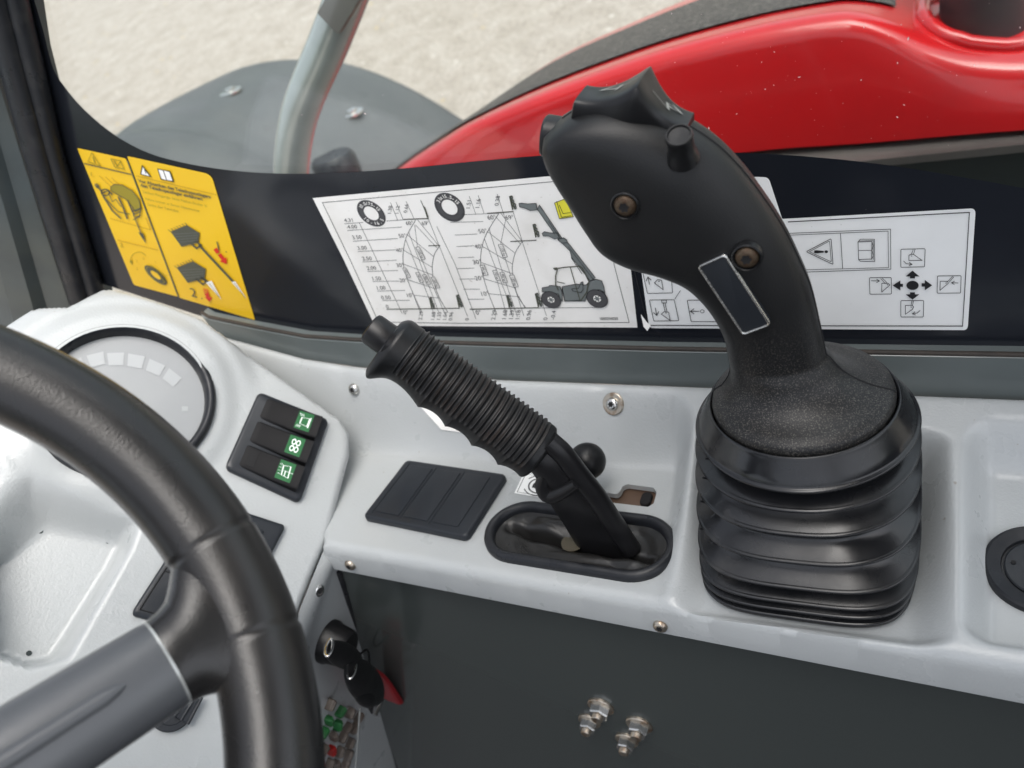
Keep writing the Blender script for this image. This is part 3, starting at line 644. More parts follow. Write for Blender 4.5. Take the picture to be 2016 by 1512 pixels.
# --- joystick function sticker
o = pane_sticker('joystick_function_sticker', rc([(1236, 340), (1513, 349), (1540, 431), (1921, 410), (1905, 650), (1278, 646)], [3, 9, 2, 11, 9, 8]), 'white sticker with joystick bucket symbols, warning triangle and four black arrows, right of the joystick', 'white2')
o['label'] = 'white sticker with bucket symbols, warning triangle and four black arrows behind the joystick'
a = art(YP-.0010)
mbx = MB(); 
A5 = lambda z: [(1220+x/5.4, 400+y/5.4) for x, y in z]; A6 = lambda z: [(1540+x/5.04, 400+y/5.04) for x, y in z]
a.line([A6([(60, 186)])[0], A6([(1860, 92)])[0]], 1.8); a.line(A6([(1857, 92), (1790, 1220)]), 1.6); a.line([A6([(1790, 1220)])[0], A5([(300, 1300)])[0]], 1.8); a.line(A5([(160, 730), (300, 1305)]), 1.5); a.line(A5([(160, 730), (60, 330)]), 1.5)
def rbox(z, w=1.2, P=A6, r=2.5): a.loop(rc(P(z), r), w)
rbox([(60, 300), (1075, 258), (1078, 655), (60, 690)], 1.1, r=0); rbox([(60, 318), (1050, 278), (1055, 640), (60, 665)], 1.0, r=0); a.line(A6([(578, 300), (600, 652)]), 1.2)
rbox([(238, 482), (485, 352), (505, 608)], 1.3, r=3); rbox([(268, 482), (470, 375), (487, 582)], 1.0, r=2); a.poly(A6([(318, 470), (345, 468), (412, 475), (412, 490), (345, 498), (318, 496)]), 'ink', 2); a.ell(A6([(437, 482)])[0], (3.4, 0), (0, 2.8), 'ink', 2, 16)
rbox([(752, 385), (890, 380), (888, 555), (758, 560)], 1.2, r=1); a.line(A6([(755, 470), (890, 468)]), 1); a.line(A6([(752, 385), (775, 358), (915, 358), (918, 578), (775, 578), (758, 560)]), 1.1); a.line(A6([(762, 375), (905, 370), (905, 560)]), .9); a.line(A6([(890, 380), (902, 425), (890, 470), (905, 520), (888, 555)]), 1)
rbox([(1177, 458), (1418, 452), (1412, 632), (1177, 637)]); rbox([(865, 740), (1082, 738), (1084, 902), (870, 904)]); rbox([(1540, 723), (1775, 720), (1770, 892), (1537, 894)]); rbox([(1177, 967), (1404, 966), (1400, 1130), (1177, 1130)])
def arr(P, w=1.2): 
    Q = A6(P); a.line(Q, w); d = np.array(Q[-1])-Q[-2]; d /= np.hypot(*d); n = np.array([-d[1], d[0]])
    for s in (1, -1): a.line([tuple(np.array(Q[-1])-d*5.5+n*s*3.2), Q[-1]], w)
a.line(A6([(1300, 458), (1283, 505)]), 1); a.line(A6([(1318, 458), (1303, 505)]), 1); a.loop(A6([(1257, 520), (1275, 507), (1305, 510), (1388, 568), (1257, 568)]), 1.2); a.ell(A6([(1284, 524)])[0], (1.3, 0), (0, 1), 'ink', 2, 10); arr([(1205, 575), (1230, 600), (1288, 607)])
a.line(A6([(978, 748), (1020, 795)]), 1); a.line(A6([(995, 745), (1040, 790)]), 1); a.loop(A6([(988, 795), (1050, 795), (1068, 812), (988, 882)]), 1.2); a.ell(A6([(1045, 810)])[0], (1.3, 0), (0, 1), 'ink', 2, 10); arr([(885, 770), (965, 772)])
a.line(A6([(1690, 727), (1640, 780)]), 1); a.line(A6([(1702, 732), (1655, 785)]), 1); a.loop(A6([(1568, 775), (1640, 775), (1648, 795), (1565, 865)]), 1.2); a.ell(A6([(1626, 793)])[0], (1.3, 0), (0, 1), 'ink', 2, 10); arr([(1745, 792), (1680, 790)])
a.line(A6([(1288, 968), (1278, 1015)]), 1); a.line(A6([(1305, 968), (1292, 1015)]), 1); a.loop(A6([(1222, 1015), (1290, 1013), (1304, 1030), (1290, 1055), (1222, 1102)]), 1.2); a.ell(A6([(1279, 1031)])[0], (1.3, 0), (0, 1), 'ink', 2, 10); arr([(1368, 1065), (1340, 1090), (1292, 1098)])
a.poly(A6([(1293, 670), (1362, 727), (1317, 727), (1317, 746), (1268, 746), (1268, 727), (1225, 727)]), 'ink', 2); a.poly(A6([(1293, 957), (1225, 905), (1268, 905), (1268, 885), (1317, 885), (1317, 905), (1360, 905)]), 'ink', 2)
a.poly(A6([(1097, 817), (1172, 767), (1172, 800), (1198, 800), (1198, 830), (1172, 830), (1172, 866)]), 'ink', 2); a.poly(A6([(1488, 815), (1415, 762), (1415, 795), (1384, 795), (1384, 828), (1415, 828), (1415, 864)]), 'ink', 2)
a.ell(A6([(1293, 816)])[0], (12, 0), (0, 9), 'ink', 2)
rbox([(235, 690), (540, 690), (562, 955), (295, 960)], 1.2, A5); rbox([(315, 1030), (580, 1027), (628, 1250), (362, 1254)], 1.3, A5); rbox([(717, 1032), (990, 1030), (1040, 1260), (760, 1260)], 1.3, A5)
def arr5(P, w=1.4):
    Q = A5(P); a.line(Q, w); d = np.array(Q[-1])-Q[-2]; d /= np.hypot(*d); n = np.array([-d[1], d[0]])
    for s in (1, -1): a.line([tuple(np.array(Q[-1])-d*7+n*s*5), Q[-1]], w)
arr5([(315, 862), (300, 785)]); arr5([(378, 1115), (395, 1195)]); arr5([(845, 1150), (752, 1150)]); a.ell(A5([(878, 1150)])[0], (4.2, 0), (0, 3.6), 'ink', inner=.72)
a.loop(A5([(368, 848), (405, 812), (445, 820), (462, 920)]), 1.3); a.ell(A5([(418, 830)])[0], (1.5, 0), (0, 1.2), 'ink', 2, 10)
a.loop(A5([(443, 1032), (495, 1032), (497, 1060), (450, 1062)]), 1.2); a.line(A5([(462, 1062), (480, 1142)]), 1.2); a.line(A5([(482, 1062), (500, 1142)]), 1.2); a.loop(A5([(443, 1180), (480, 1148), (520, 1160), (537, 1248)]), 1.3); a.ell(A5([(493, 1165)])[0], (1.5, 0), (0, 1.2), 'ink', 2, 10); a.line(A5([(585, 1022), (645, 930)]), 1.1)
a.build(o)
# peeled corner of that sticker
mb = MB(); q = [pl(*p, YP-.0012) for p in A5([(225, 1180), (290, 1265), (330, 1300), (300, 1345), (260, 1300)])]; q = [p-YU*(.0015 if i in (3, 4) else 0) for i, p in enumerate(q)]; flatpoly(mb, np.array(q)); mb.build('curled_corner', 'white', o)
# --- yellow stickers
S = lambda z: [(140+x/4.0875, 270+y/4.0875) for x, y in z]
o = pane_sticker('jack_instruction_sticker', rc(S([(48, 87), (440, 172), (858, 1283), (505, 1190)]), [3, 3, 2, 5]), 'narrow yellow sticker with line drawing, black arrow and wheel ring, at the far left', 'yellow')
a = art(YP-.0010)
a.line(S([(105, 212), (480, 300)]), 2.0, 'charcoal'); a.line(S([(452, 190), (862, 1283)]), 2.4, 'charcoal'); a.loop(S([(165, 125), (135, 198), (235, 232)]), 1.2, 'olive'); a.line(S([(175, 160), (190, 205)]), 2, 'olive')
a.loop(S([(320, 175), (395, 190), (425, 258), (350, 240)]), 1.3, 'olive'); a.line(S([(345, 190), (372, 235), (395, 200)]), 1.8, 'olive'); a.text('1.', S([(152, 310)])[0], (12, 3.2), (-2, -11), 'olive'); a.text('2.', S([(395, 880)])[0], (12, 3.2), (-2, -11), 'olive')
for k in range(3): a.line(S([(225+50*k, 310+8*k), (320+50*k, 400+8*k)]), .8, 'faint')
a.poly(S([(318, 400), (350, 380), (410, 385), (490, 430), (545, 500), (560, 575), (520, 600), (490, 560), (440, 500), (360, 455), (320, 430)]), 'olive', 2); a.loop(S([(318, 400), (350, 380), (410, 385), (490, 430), (545, 500), (560, 575), (520, 600), (490, 560), (440, 500), (360, 455), (320, 430)]), 1.3, 'charcoal', 3)
for q, wd in (([(205, 390), (240, 430), (260, 480), (330, 590), (400, 655)], 2.6), ([(250, 450), (300, 430), (330, 460)], 2.4), ([(380, 480), (420, 570), (450, 655)], 2.8), ([(455, 510), (485, 580), (505, 620)], 2.8), ([(280, 500), (350, 570), (380, 600), (470, 620)], 1.6), ([(490, 600), (560, 570), (550, 640), (500, 665)], 1.8),
              ([(300, 450), (330, 520), (360, 500), (400, 560)], 1.4), ([(510, 620), (560, 600)], 1.6), ([(520, 645), (560, 628)], 1.6), ([(500, 620), (565, 780)], 1.8)): a.line(S(q), wd, 'charcoal', 4)
a.ell(S([(208, 392)])[0], (4.5, 1), (1, 4.5), 'charcoal', 4, inner=.5); a.ell(S([(275, 445)])[0], (9, 2), (-2, 7), 'charcoal', 4, inner=.7)
a.poly(S([(540, 765), (580, 775), (602, 858)]), 'charcoal', 4); a.line(S([(315, 655), (640, 745), (600, 650)]), .9, 'faint'); a.line(S([(370, 828), (700, 910)]), .9, 'faint')
t = np.linspace(3.0, 5.6, 14); a.line(S([(545+70*math.cos(x), 1000+75*math.sin(x)) for x in t]), .9, 'olive'); a.poly(S([(470, 990), (492, 995), (488, 1030)]), 'olive')
for (x, y), s_ in (((580, 975), '3'), ((525, 995), '2'), ((530, 1060), '5'), ((675, 1005), '1')): a.text(s_, S([(x, y)])[0], (7, 2), (-2, -7), 'faint', anchor='c')
c = S([(680, 1110)])[0]
for k, m, l in ((1, 'charcoal', 2), (.86, 'olive', 3), (.80, 'charcoal', 4), (.45, 'yellow', 5)): a.ell(c, (20*k, 9*k), (-9*k, -17*k), m, l)
a.line(S([(640, 1030), (770, 1120)]), 1.0, 'olive', 6); a.line(S([(690, 1090), (750, 1165)]), 1.0, 'olive', 6)
a.build(o)
o = pane_sticker('bucket_instruction_sticker', rc(S([(450, 152), (1128, 300), (1480, 1472), (872, 1292)]), [3, 14, 3, 3]), 'wide yellow sticker with German text, two grey shovels and red arrows', 'yellow')
a = art(YP-.0010)
a.poly(S([(570, 222), (648, 322), (555, 300)]), 'ink', 2); a.poly(S([(577, 242), (630, 313), (566, 296)]), 'white2', 3); a.line(S([(590, 262), (602, 290)]), 1.6, 'ink', 4)
a.poly(S([(692, 252), (735, 262), (795, 272), (828, 362), (775, 350), (722, 342)]), 'ink', 2); a.poly(S([(702, 262), (738, 268), (765, 345), (728, 334)]), 'white2', 3); a.poly(S([(745, 268), (790, 280), (815, 352), (772, 344)]), 'white2', 3)
a.line(S([(525, 312), (1172, 465)]), .9, 'faint')
du = np.array([1, .226]); du /= np.hypot(*du)
for (x, y), tx, s_, m, bd in (((545, 362), 'Vor Absenken des Teleskopauslegers', 9.6, 'charcoal', .03), ((562, 398), 'den Teleskopausleger einfahren!', 9.6, 'charcoal', .03), ((580, 448), 'Senken Neigungs- beim Neben-Boden 3/', 7.9, 'olive', 0), ((600, 505), 'Fahre immer in Ihrem Netzmutter', 7.9, 'olive', 0), ((618, 550), 'Senkt der Telelader.', 7.9, 'olive', 0)):
    a.text(tx, S([(x, y)])[0], du*s_, np.array([-.33, -1])*s_*.95, m, 2, bold=bd)
def shovel(ox, oy):
    P = lambda z: S([(x+ox, y+oy) for x, y in z]); a.poly(P([(800, 760), (930, 708), (1035, 772), (1022, 850), (888, 882)]), 'charcoal', 2); a.line(P([(955, 850), (1010, 895), (1045, 870), (990, 830)]), 3.4, 'charcoal', 2)
    for k in range(7): a.line(P([(800+22*k, 762-9*k), (783+22*k, 745-9*k)]), 1.1, 'charcoal', 2)
    for k in range(4): a.line(P([(825+14*k, 780+22*k), (1010+4*k, 770+20*k)]), .6, 'inkgrey', 3)
shovel(0, 0); shovel(50, 290)
a.line(S([(1030, 870), (1305, 1165)]), 4.2, 'charcoal', 2); a.poly(S([(1290, 1165), (1320, 1160), (1412, 1300)]), 'white2', 3); a.line(S([(1310, 1170), (1400, 1290)]), .8, 'charcoal', 4); a.line(S([(1045, 1130), (1095, 1165)]), 4.5, 'charcoal', 2)
a.poly(S([(1085, 1170), (1130, 1155), (1210, 1308)]), 'white2', 3); a.line(S([(1110, 1175), (1195, 1290)]), .8, 'charcoal', 4)
a.text('1', S([(1165, 905)])[0], (24, 6), (-6, -25), 'charcoal', 2); a.text('.', S([(1240, 925)])[0], (20, 5), (-6, -22), 'charcoal', 2); a.text('2', S([(965, 1280)])[0], (26, 7), (-6, -25), 'charcoal', 2); a.text('.', S([(1045, 1300)])[0], (20, 5), (-6, -22), 'charcoal', 2)
a.poly(S([(1180, 950), (1205, 935), (1235, 975), (1250, 968), (1252, 1022), (1195, 1000), (1212, 990)]), 'redink', 2); a.poly(S([(1145, 905), (1170, 890), (1195, 925), (1170, 940)]), 'redink', 2)
a.poly(S([(1070, 1260), (1105, 1255), (1112, 1285), (1135, 1290), (1112, 1325), (1072, 1285), (1088, 1285)]), 'redink', 2)
for k in range(3): a.line(S([(1062+3*k, 1222+13*k), (1100+3*k, 1228+13*k)]), 1.4, 'redink', 2)
a.build(o)
# ------------------------------------------------------------------ joystick
JC = np.array([-.0447, .3045])
joy = empty('joystick', (JC[0], JC[1], -.356), 'big black joystick with bellows and thumb rocker, standing on the pale console', 'joystick')
def rsq(z, rx, ry, e, cx=0., cy=0., n=144): return sup((JC[0]+cx, JC[1]+cy, z), XU*rx, YU*ry, e, n)
mb = MB(); rings = []
# (z, half width at the ridge) from the bottom up; superellipse turns from a rounded square to a circle
ridg = []
for px_y, r, e in ((1222, .0530, 4.2), (1209, .0536, 4.1), (1193, .0541, 3.9), (1163, .0543, 3.4), (1112, .0538, 2.9), (1057, .0530, 2.5), (1010, .0520, 2.2), (972, .0512, 2.0)):
    ridg.append((onY(1600, px_y, JC[1]-r)[2], r, e))
rings.append(rsq(ridg[0][0]-.003, .0525, .0525, 4.2, -.004)); 
for i, (z, r, e) in enumerate(ridg):
    nz_ = ridg[i+1][0] if i+1 < len(ridg) else None
    cx = -.004*(1-i/7); r2 = r-.0058
    for dz, k in ((-.0010, -.0022), (-.0009, -.0006), (-.0004, .0004), (.0002, .0006), (.0007, .0003), (.0010, -.0004), (.0012, -.0012)): 
        if i == 0 and dz < 0: continue
        rings.append(rsq(z+dz, r+k, r+k, e, cx))
    if nz_:
        g = nz_-z
        for q, k in ((.0, .10), (.10, .34), (.22, .66), (.34, .90), (.44, 1.0), (.56, .97), (.70, .74), (.85, .36), (1.0, .06)):
            if g < .0095: k *= .5
            rr = r+(ridg[i+1][1]-r)*q-.0088*k; rings.append(rsq(z+.0014+(g-.0030)*q, rr, rr, e+(ridg[i+1][2]-e)*q, cx))
for z, r in [(ridg[-1][0]+d_, r_) for d_, r_ in ((.0022, .0498), (.0050, .0482), (.0085, .0462), (.0112, .0447), (.0124, .0440), (.0134, .0436), (.0138, .0430), (.0132, .0423), (.0080, .0417))]: rings.append(rsq(z, r, r, 2.0))
loft(mb, rings, cap0=False, cap1=False); mb.build('bellows', 'bellows', joy, sharp=80)
# mould seam down the left front of the bellows
mb = MB(); ang = math.radians(218); 
for i in range(len(ridg)-1):
    z0, r0, e0 = ridg[i]; z1 = ridg[i+1][0]; r1 = ridg[i+1][1]; pts = []
    for q in np.linspace(.02, .98, 12):
        rr = r0+(r1-r0)*q-.0088*float(np.interp(q, (0, .10, .22, .34, .44, .56, .70, .85, 1), (.1, .34, .66, .9, 1, .97, .74, .36, .06)))*(1 if z1-z0 > .0095 else .5)+.0002; ee = e0; c_, s_ = math.cos(ang), math.sin(ang)
        k = rr/((abs(c_)**ee+abs(s_)**ee)**(1/ee)); pts.append((JC[0]-.004*(1-i/7)+k*c_, JC[1]+k*s_, z0+(z1-z0)*q))
    tube(mb, pts, .0005, 8)
mb.build('mould_seam', 'bellows', joy)
# cap and grip. profile pairs (under side, upper side) read on the grip's middle plane
YJ = .3045
prof = [((1436, 702), (1626, 697), .0178, 2.1), ((1423, 645), (1614, 640), .0175, 2.2), ((1391, 590), (1597, 568), .0180, 2.3), ((1347, 546), (1572, 508), .0188, 2.4), ((1295, 524), (1541, 447), .0196, 2.5), ((1236, 508), (1502, 387), .0205, 2.6),
        ((1190, 482), (1456, 328), .0212, 2.7), ((1160, 440), (1406, 280), .0215, 2.8), ((1132, 393), (1342, 240), .0215, 2.8), ((1108, 352), (1265, 212), .0213, 2.8), ((1090, 318), (1195, 203), .0205, 2.6), ((1080, 288), (1140, 214), .0180, 2.3), ((1079, 262), (1102, 236), .0110, 2.0)]
st = []
for (l, r, d, e) in prof:
    p, q = onY(*l, YJ), onY(*r, YJ); st.append(np.concatenate([(p+q)/2, (q-p)/2, [d, e]]))
st = np.array(st)
z0 = -.2505; G = []
for z, R in ((-.2555, .0390), (-.2545, .0408), (-.2520, .0414), (-.2490, .0416), (-.2470, .0412), (-.2455, .0402)): G.append(np.array([JC[0], JC[1], z, R, 0, 0, R, 2.0]))
s0 = st[0]
for k, (z, fr) in enumerate(((-.2442, .0375), (-.2430, .0345), (-.2415, .0325), (-.2395, .0300), (-.2370, .0275), (-.2340, .0253), (-.2305, .0237), (-.2265, .0224))):
    t = (k+1)/9; c = np.array([JC[0], JC[1]])*(1-t**1.0)+s0[[0, 1]]*t**1.0; R = np.linalg.norm(s0[3:6]); w_ = fr+(R-.0216)*t; G.append(np.array([c[0], c[1], z, w_, 0, 0, fr*(1-t)+s0[6]*1.05*t, 2.0]))
full = smoothpath(st, 90)
rings = [sup(g[:3], g[3:6], YU*g[6], g[7], 72) for g in G]+[sup(g[:3], g[3:6], YU*g[6], max(g[7], 2), 72) for g in full]
mb = MB(); loft(mb, rings); grip = mb.build('grip', 'cap', joy, sharp=70)
grip.data.materials.append(MT['grip'])
for p in grip.data.polygons:
    p.material_index = 0
# seams between the two grip shells
def ringpt(g, ang):
    ct, s_ = math.cos(ang), math.sin(ang); e = max(g[7], 2)
    return g[:3]+np.sign(ct)*abs(ct)**(2/e)*g[3:6]+np.sign(s_)*abs(s_)**(2/e)*YU*g[6]
allg = G+list(full)
mb = MB(); tube(mb, [ringpt(g, 0)*1.0 for g in allg[4:-1]], .00045, 8); tube(mb, [ringpt(g, math.pi) for g in allg[4:-1]], .00045, 8); mb.build('shell_seam', 'dark', joy)
# head of the grip: local frame from the profile
def headpt(px, py, y): return onY(px, py, y)
# thumb rocker
ra, rb, rpk = onY(1140, 206, YJ), onY(1352, 262, YJ), onY(1275, 142, YJ)
ax = norm(rb-ra); up = norm(np.cross(ax, YU)); up = up*np.sign(up[2]); Lr = np.linalg.norm(rb-ra); mb = MB(); rings = []
def rocker_top(s): # height above the line ra-rb
    k = 1-abs(s-.52)/(.52 if s < .52 else .48); k = max(0, k); return .0056+.0135*k**2.1
for s in np.concatenate([[-.015], np.linspace(0, 1, 41), [1.015]]):
    sc_ = 1 if 0 <= s <= 1 else .8; ss = min(max(s, 0), 1); h = rocker_top(ss)*(1 if sc_ == 1 else .7); lo = -.004; w2 = (.0098+.0035*math.exp(-((ss-.5)/.20)**2))*(1 if sc_ == 1 else .85)
    c = ra+ax*Lr*s+up*(h+lo)/2+YU*.0005; rings.append(sup(c, up*(h-lo)/2, YU*w2, 5, 40))
loft(mb, rings); rk = mb.build('thumb_rocker', 'gloss', joy, sharp=50)
rf = lambda s, v, l: ra+ax*Lr*s+up*(rocker_top(s)+.00025)+YU*(.0005-v*.008)
a = Art(rf)
for s0_, s1_ in ((.50, .12), (.64, .95)):
    d = 1 if s1_ > s0_ else -1; a.line([(s0_, .25), ((s0_+s1_)/2, .25)], .035); a.line([((s0_+s1_)/2, .25), ((s0_+s1_)/2-d*.03, -.25)], .03); a.line([((s0_+s1_)/2-d*.03, -.25), (s1_-d*.06, -.25)], .035)
    a.line([(s1_-d*.14, -.55), (s1_-d*.04, -.2)], .03); a.line([(s1_-d*.18, .0), (s1_-d*.04, -.2)], .03)
for m_, mb_ in a.d.items(): mb_.build('arrow_mark', 'mark', rk, smooth=False)
# round side button
YF = YJ-.0195
p = onY(1343, 300, YF+.002); q = onY(1347, 266, YF-.011); n = norm(q-p); 
nb = norm([.12, -.50, .86]); mb = MB(); lathe(mb, p-nb*.004, nb, [(.0064, 0), (.0058, .0035), (.0051, .0055), (.0049, .0115), (.0052, .013), (.0052, .0142), (.0049, .0148), (.0044, .0148), (.0040, .0140), (.0001, .0138)], 32); mb.build('side_button', 'gloss', joy)
# button at the nose
p = onY(1084, 268, YJ+.004); mb = MB(); lathe(mb, p, norm([-1, -.1, .35]), [(.0085, -.004), (.0085, .0022), (.0078, .0032), (.0001, .0036)], 28, e=2.6); mb.build('nose_button', 'gloss', joy)
# screws in the face
for px, py in ((1230, 406), (1470, 508)):
    d_ = onY(px, py, YJ-(.0222 if px < 1300 else .0208)); n = norm([0, -1, .02]); mb = MB(); lathe(mb, d_, n, [(.0062, -.003), (.0062, .0002), (.0056, .0006), (.0052, .0001), (.0052, -.0012), (.0001, -.0012)], 24); mb.build('screw_rim', 'grip', joy)
    torx(joy, d_-n*.0016, n, .0049, 'screw', 'brass')
# rectangular plate
cs = [onY(x, y, YJ-.0198) for x, y in ((1369, 523), (1421, 502), (1527, 632), (1468, 656))]; f = quadmap(cs); A = norm(f(1, .5)-f(0, .5)); B = norm(f(.5, 1)-f(.5, 0)); B = norm(B-A*(A@B)); n = norm(np.cross(A, B)); n = n*(-np.sign(n[1]))
hx, hy = np.linalg.norm(f(1, .5)-f(0, .5))/2, np.linalg.norm(f(.5, 1)-f(.5, 0))/2; c = f(.5, .5)
mb = MB(); slab(mb, c-n*.003, A, B, n, hx, hy, .0015, .0042, .0007); o = mb.build('blank_plate', 'blackpl', joy)
mb = MB(); ed = [c+A*x+B*y+n*.00105 for x, y in rrect(hx-.0004, hy-.0004, .0015)]; ed.append(ed[0]); tube(mb, ed, .00065, 8, caps=False); mb.build('plate_edge', 'steel', o)
# ------------------------------------------------------------------ hand brake
YH = .289
hb = empty('hand_brake_lever', onZ(1180, 1075, FLOOR), 'black hand brake lever with ribbed grip and push button, leaning left over the tray', 'lever')
P0, P1 = onY(762, 672, YH), onY(1064, 893, YH); ad = norm(P1-P0); ud = norm(np.cross(ad, YU)); ud = ud*np.sign(ud[0]); LH = np.linalg.norm(P1-P0)
mb = MB(); rings = []; mids = []; NR = 27; n = 88; ns = 340; R0 = .0180
sgr = np.linspace(0, 1, ns)
for i, s in enumerate(sgr):
    ph = np.linspace(0, 2*np.pi, n, endpoint=False)         # 0 = upper side, 90deg = towards the cab
    r = np.full(n, R0)
    body = R0*(1.0-.05*math.cos(2*math.pi*s)*0); 
    if s < .05: r *= math.sqrt(max(0, 1-((.05-s)/.05)**2*.42))
    if s > .975: r *= math.sqrt(max(0.0, 1-((s-.975)/.025)**2*.25))
    low = np.clip(np.cos(ph-math.radians(152)), 0, 1)**1.3                    # finger side
    wave = .0030*abs(math.sin(math.pi*(s-.33)/.173))**.75 if s > .33 else .0042*math.sin(math.pi*min(1, max(0, s-.02)/.31))
    lip = .0050*math.exp(-((s-.02)/.06)**2); r = r-low*wave+low*lip+low*.0022
    rib_on = sstep((s-.115)/.01)*sstep((.945-s)/.01); u = (s-.115)/(.945-.115)*NR; prof_ = (.5+.5*math.cos(2*math.pi*u))**2.2
    angm = sstep((np.cos(ph-math.radians(8))-.20)/.05)
    r = r+rib_on*angm*(.0015*prof_-.0005)
    r = r*(1+.03*sstep((s-.0)/.12)*0)
    c = P0+ad*LH*s
    rings.append(c+np.outer(np.cos(ph)*r, ud)+np.outer(-np.sin(ph)*r*.97, YU))
loft(mb, rings)
o = mb.build('grip', ['grip', 'bellows'], hb, sharp=60); mb = None
nz2 = rng.random(NR+2); fi = 0
for p in o.data.polygons:
    i = p.index//n; s = sgr[min(i, ns-1)]; u = (s-.135)/.81*NR
    if 0 < u < NR and abs((u % 1)-.5) < .30 and p.index < (ns-1)*n: p.material_index = 1
MT['bellows2'] = mat('dusty groove rubber', (.009, .0085, .0085), .5, var=(55, .6, (.032, .022, .017), .5, .72)); o.data.materials[1] = MT['bellows2']
mb = MB(); rb_ = P0+ud*.0055-YU*.004
lathe(mb, rb_+ad*.006, -ad, [(.0104, 0), (.0104, .005), (.0094, .0058), (.0091, .0160), (.0084, .0176), (.0062, .0184), (.0001, .0186)], 40); mb.build('push_button', 'gloss', hb)
# steel lever under the grip
lv = [((1050, 878), .0120, .0120, 2), ((1078, 900), .0128, .0125, 2), ((1102, 935), .0135, .0110, 2.2), ((1125, 975), .0150, .0085, 2.6), ((1155, 1020), .0165, .0060, 3), ((1180, 1058), .0178, .0055, 3), ((1202, 1090), .0180, .0055, 3)]
S_ = np.array([np.concatenate([onY(*c, YH), [rx, ry, e]]) for c, rx, ry, e in lv]); S_ = smoothpath(S_, 30); rings = []
for i, g in enumerate(S_):
    t = norm(S_[min(i+1, len(S_)-1)][:3]-S_[max(i-1, 0)][:3]); u_ = norm(np.cross(t, YU)); u_ *= np.sign(u_[0])
    rings.append(sup(g[:3], u_*g[3], YU*g[4], g[5], 36))
mb = MB(); loft(mb, rings); mb.build('lever_plate', 'gloss', hb, sharp=50)
mb = MB(); tube(mb, smoothpath([onY(a, b, YH-.003) for a, b in ((1080, 868), (1108, 893), (1140, 935), (1172, 975), (1205, 1025), (1243, 1082))], 20), .0062, 20); mb.build('lever_edge', 'gloss', hb)
mb = MB(); cc = onY(1083, 962, YH-.008); tube(mb, smoothpath([onY(a, b, YH-.0095) for a, b in ((1072, 935), (1068, 955), (1080, 974), (1105, 968), (1135, 952))], 16), [.003+.0022*math.sin(math.pi*k/15) for k in range(16)], 16); mb.build('cable_collar', 'gloss', hb)
# oval boot
bo = empty('lever_boot', onZ(1143, 1062, FLOOR), 'oval black rubber boot with a slit, set in the tray round the hand brake', 'boot')
mb = MB(); loft(mb, [stad(o_, z) for o_, z in ((0, -.001), (0, .0022), (.0008, .0042), (.0026, .0056), (.0045, .0054), (.0062, .0040), (.0068, .0018), (.0070, -.004))], cap0=False, cap1=False); mb.build('rim', 'rubber', bo, sharp=70)
mb = MB(); inner = stad(.0066, 0); rings = []
for k in np.linspace(0, 1, 22):
    ring = ec+(inner-ec)*(1-k); ring = ring.copy(); yy = (ring-ec)@EB; xx = (ring-ec)@EA
    h = -.0005-.006*math.sin(min(1, k*1.3)*math.pi/2)+.0045*np.exp(-((yy-.010)/.006)**2)*np.exp(-((xx+.02)/.018)**2)+.005*np.exp(-((yy+.009)/.004)**2)*np.exp(-((xx-.022)/.022)**2)+.0012*np.sin(xx*230+yy*120)*(k > .15)
    slit = -.009*np.exp(-((yy-.0+.10*xx)/.0022)**2)*(k > .05)
    ring[:, 2] += h+slit; rings.append(ring)
loft(mb, rings, cap0=False); mb.build('folded_gaiter', 'boot', bo, sharp=80)
mb = MB(); q0 = onZ(1128, 1068, FLOOR-.006); lathe(mb, q0, ZU, [(.0075, 0), (.0075, .0006), (.0001, .0006)], 28); mb.build('opening', 'olive2', bo)
# ball knob lever behind
kb = empty('ball_lever', onZ(1172, 970, FLOOR), 'short lever with a round black ball knob in the notched gate behind the hand brake', 'lever')
c = onY(1156, 908, .3225); mb = MB(); r = .0118; lathe(mb, c, norm([-.25, .0, 1]), [(r*math.sin(t), -r*math.cos(t)) for t in np.linspace(.02, math.pi-.02, 28)], 48); mb.build('ball_knob', 'grip', kb)
mb = MB(); tube(mb, [c, onZ(1168, 972, FLOOR-.006)], .0035, 16); mb.build('stem', 'gloss', kb)
# ------------------------------------------------------------------ dashboard
ND = norm([.72, -.17, .67]); HD = .5497; OD = -ND*HD
AD = norm(np.cross([0, 0, 1.], ND)); BD = np.cross(ND, AD)
def onD(px, py, h=0.): return onP(px, py, OD+ND*h, ND)
def uv(p): return np.array([(p-OD)@AD, (p-OD)@BD])
def duv(px, py): return uv(onD(px, py))
GC = np.array([-.48293628, .26853262, -.23171283]); gc = uv(GC)
rim_px = [(-30, 1015), (0, 955), (62, 925), (283, 1022), (262, 1080), (140, 1300), (60, 1318), (-30, 1285)]; flo_px = [(-90, 1150), (0, 1085), (82, 1030), (226, 1058), (205, 1100), (85, 1285), (40, 1295), (-90, 1250)]
RP = np.array([duv(*p) for p in rim_px]); FP = np.array([duv(*p) for p in flo_px])
def Hd(u, v):
    h = np.zeros_like(u); s1, _ = polysd(u, v, RP); s2, _ = polysd(u, v, FP)
    a_ = np.clip(s1, 0, None); b_ = np.clip(-s2, 0, None); k = np.where(s2 > 0, 1, a_/(a_+b_+1e-6)); k = np.where(s1 > 0, k, 0); h = h-.026*sstep(k)
    d = np.hypot(u-gc[0], v-gc[1]); th = np.arctan2(v-gc[1], u-gc[0])
    h = h+.004*sstep((.077-d)/.015)
    # raised brow above the gauge with a corner
    w_ = sstep((.094-d)/.016)*sstep((math.sin(.6)+np.sin(th+.25))/.6); h = h+.006*w_
    for a0, r in ((duv(505, 1300), .03),): h = h
    return h
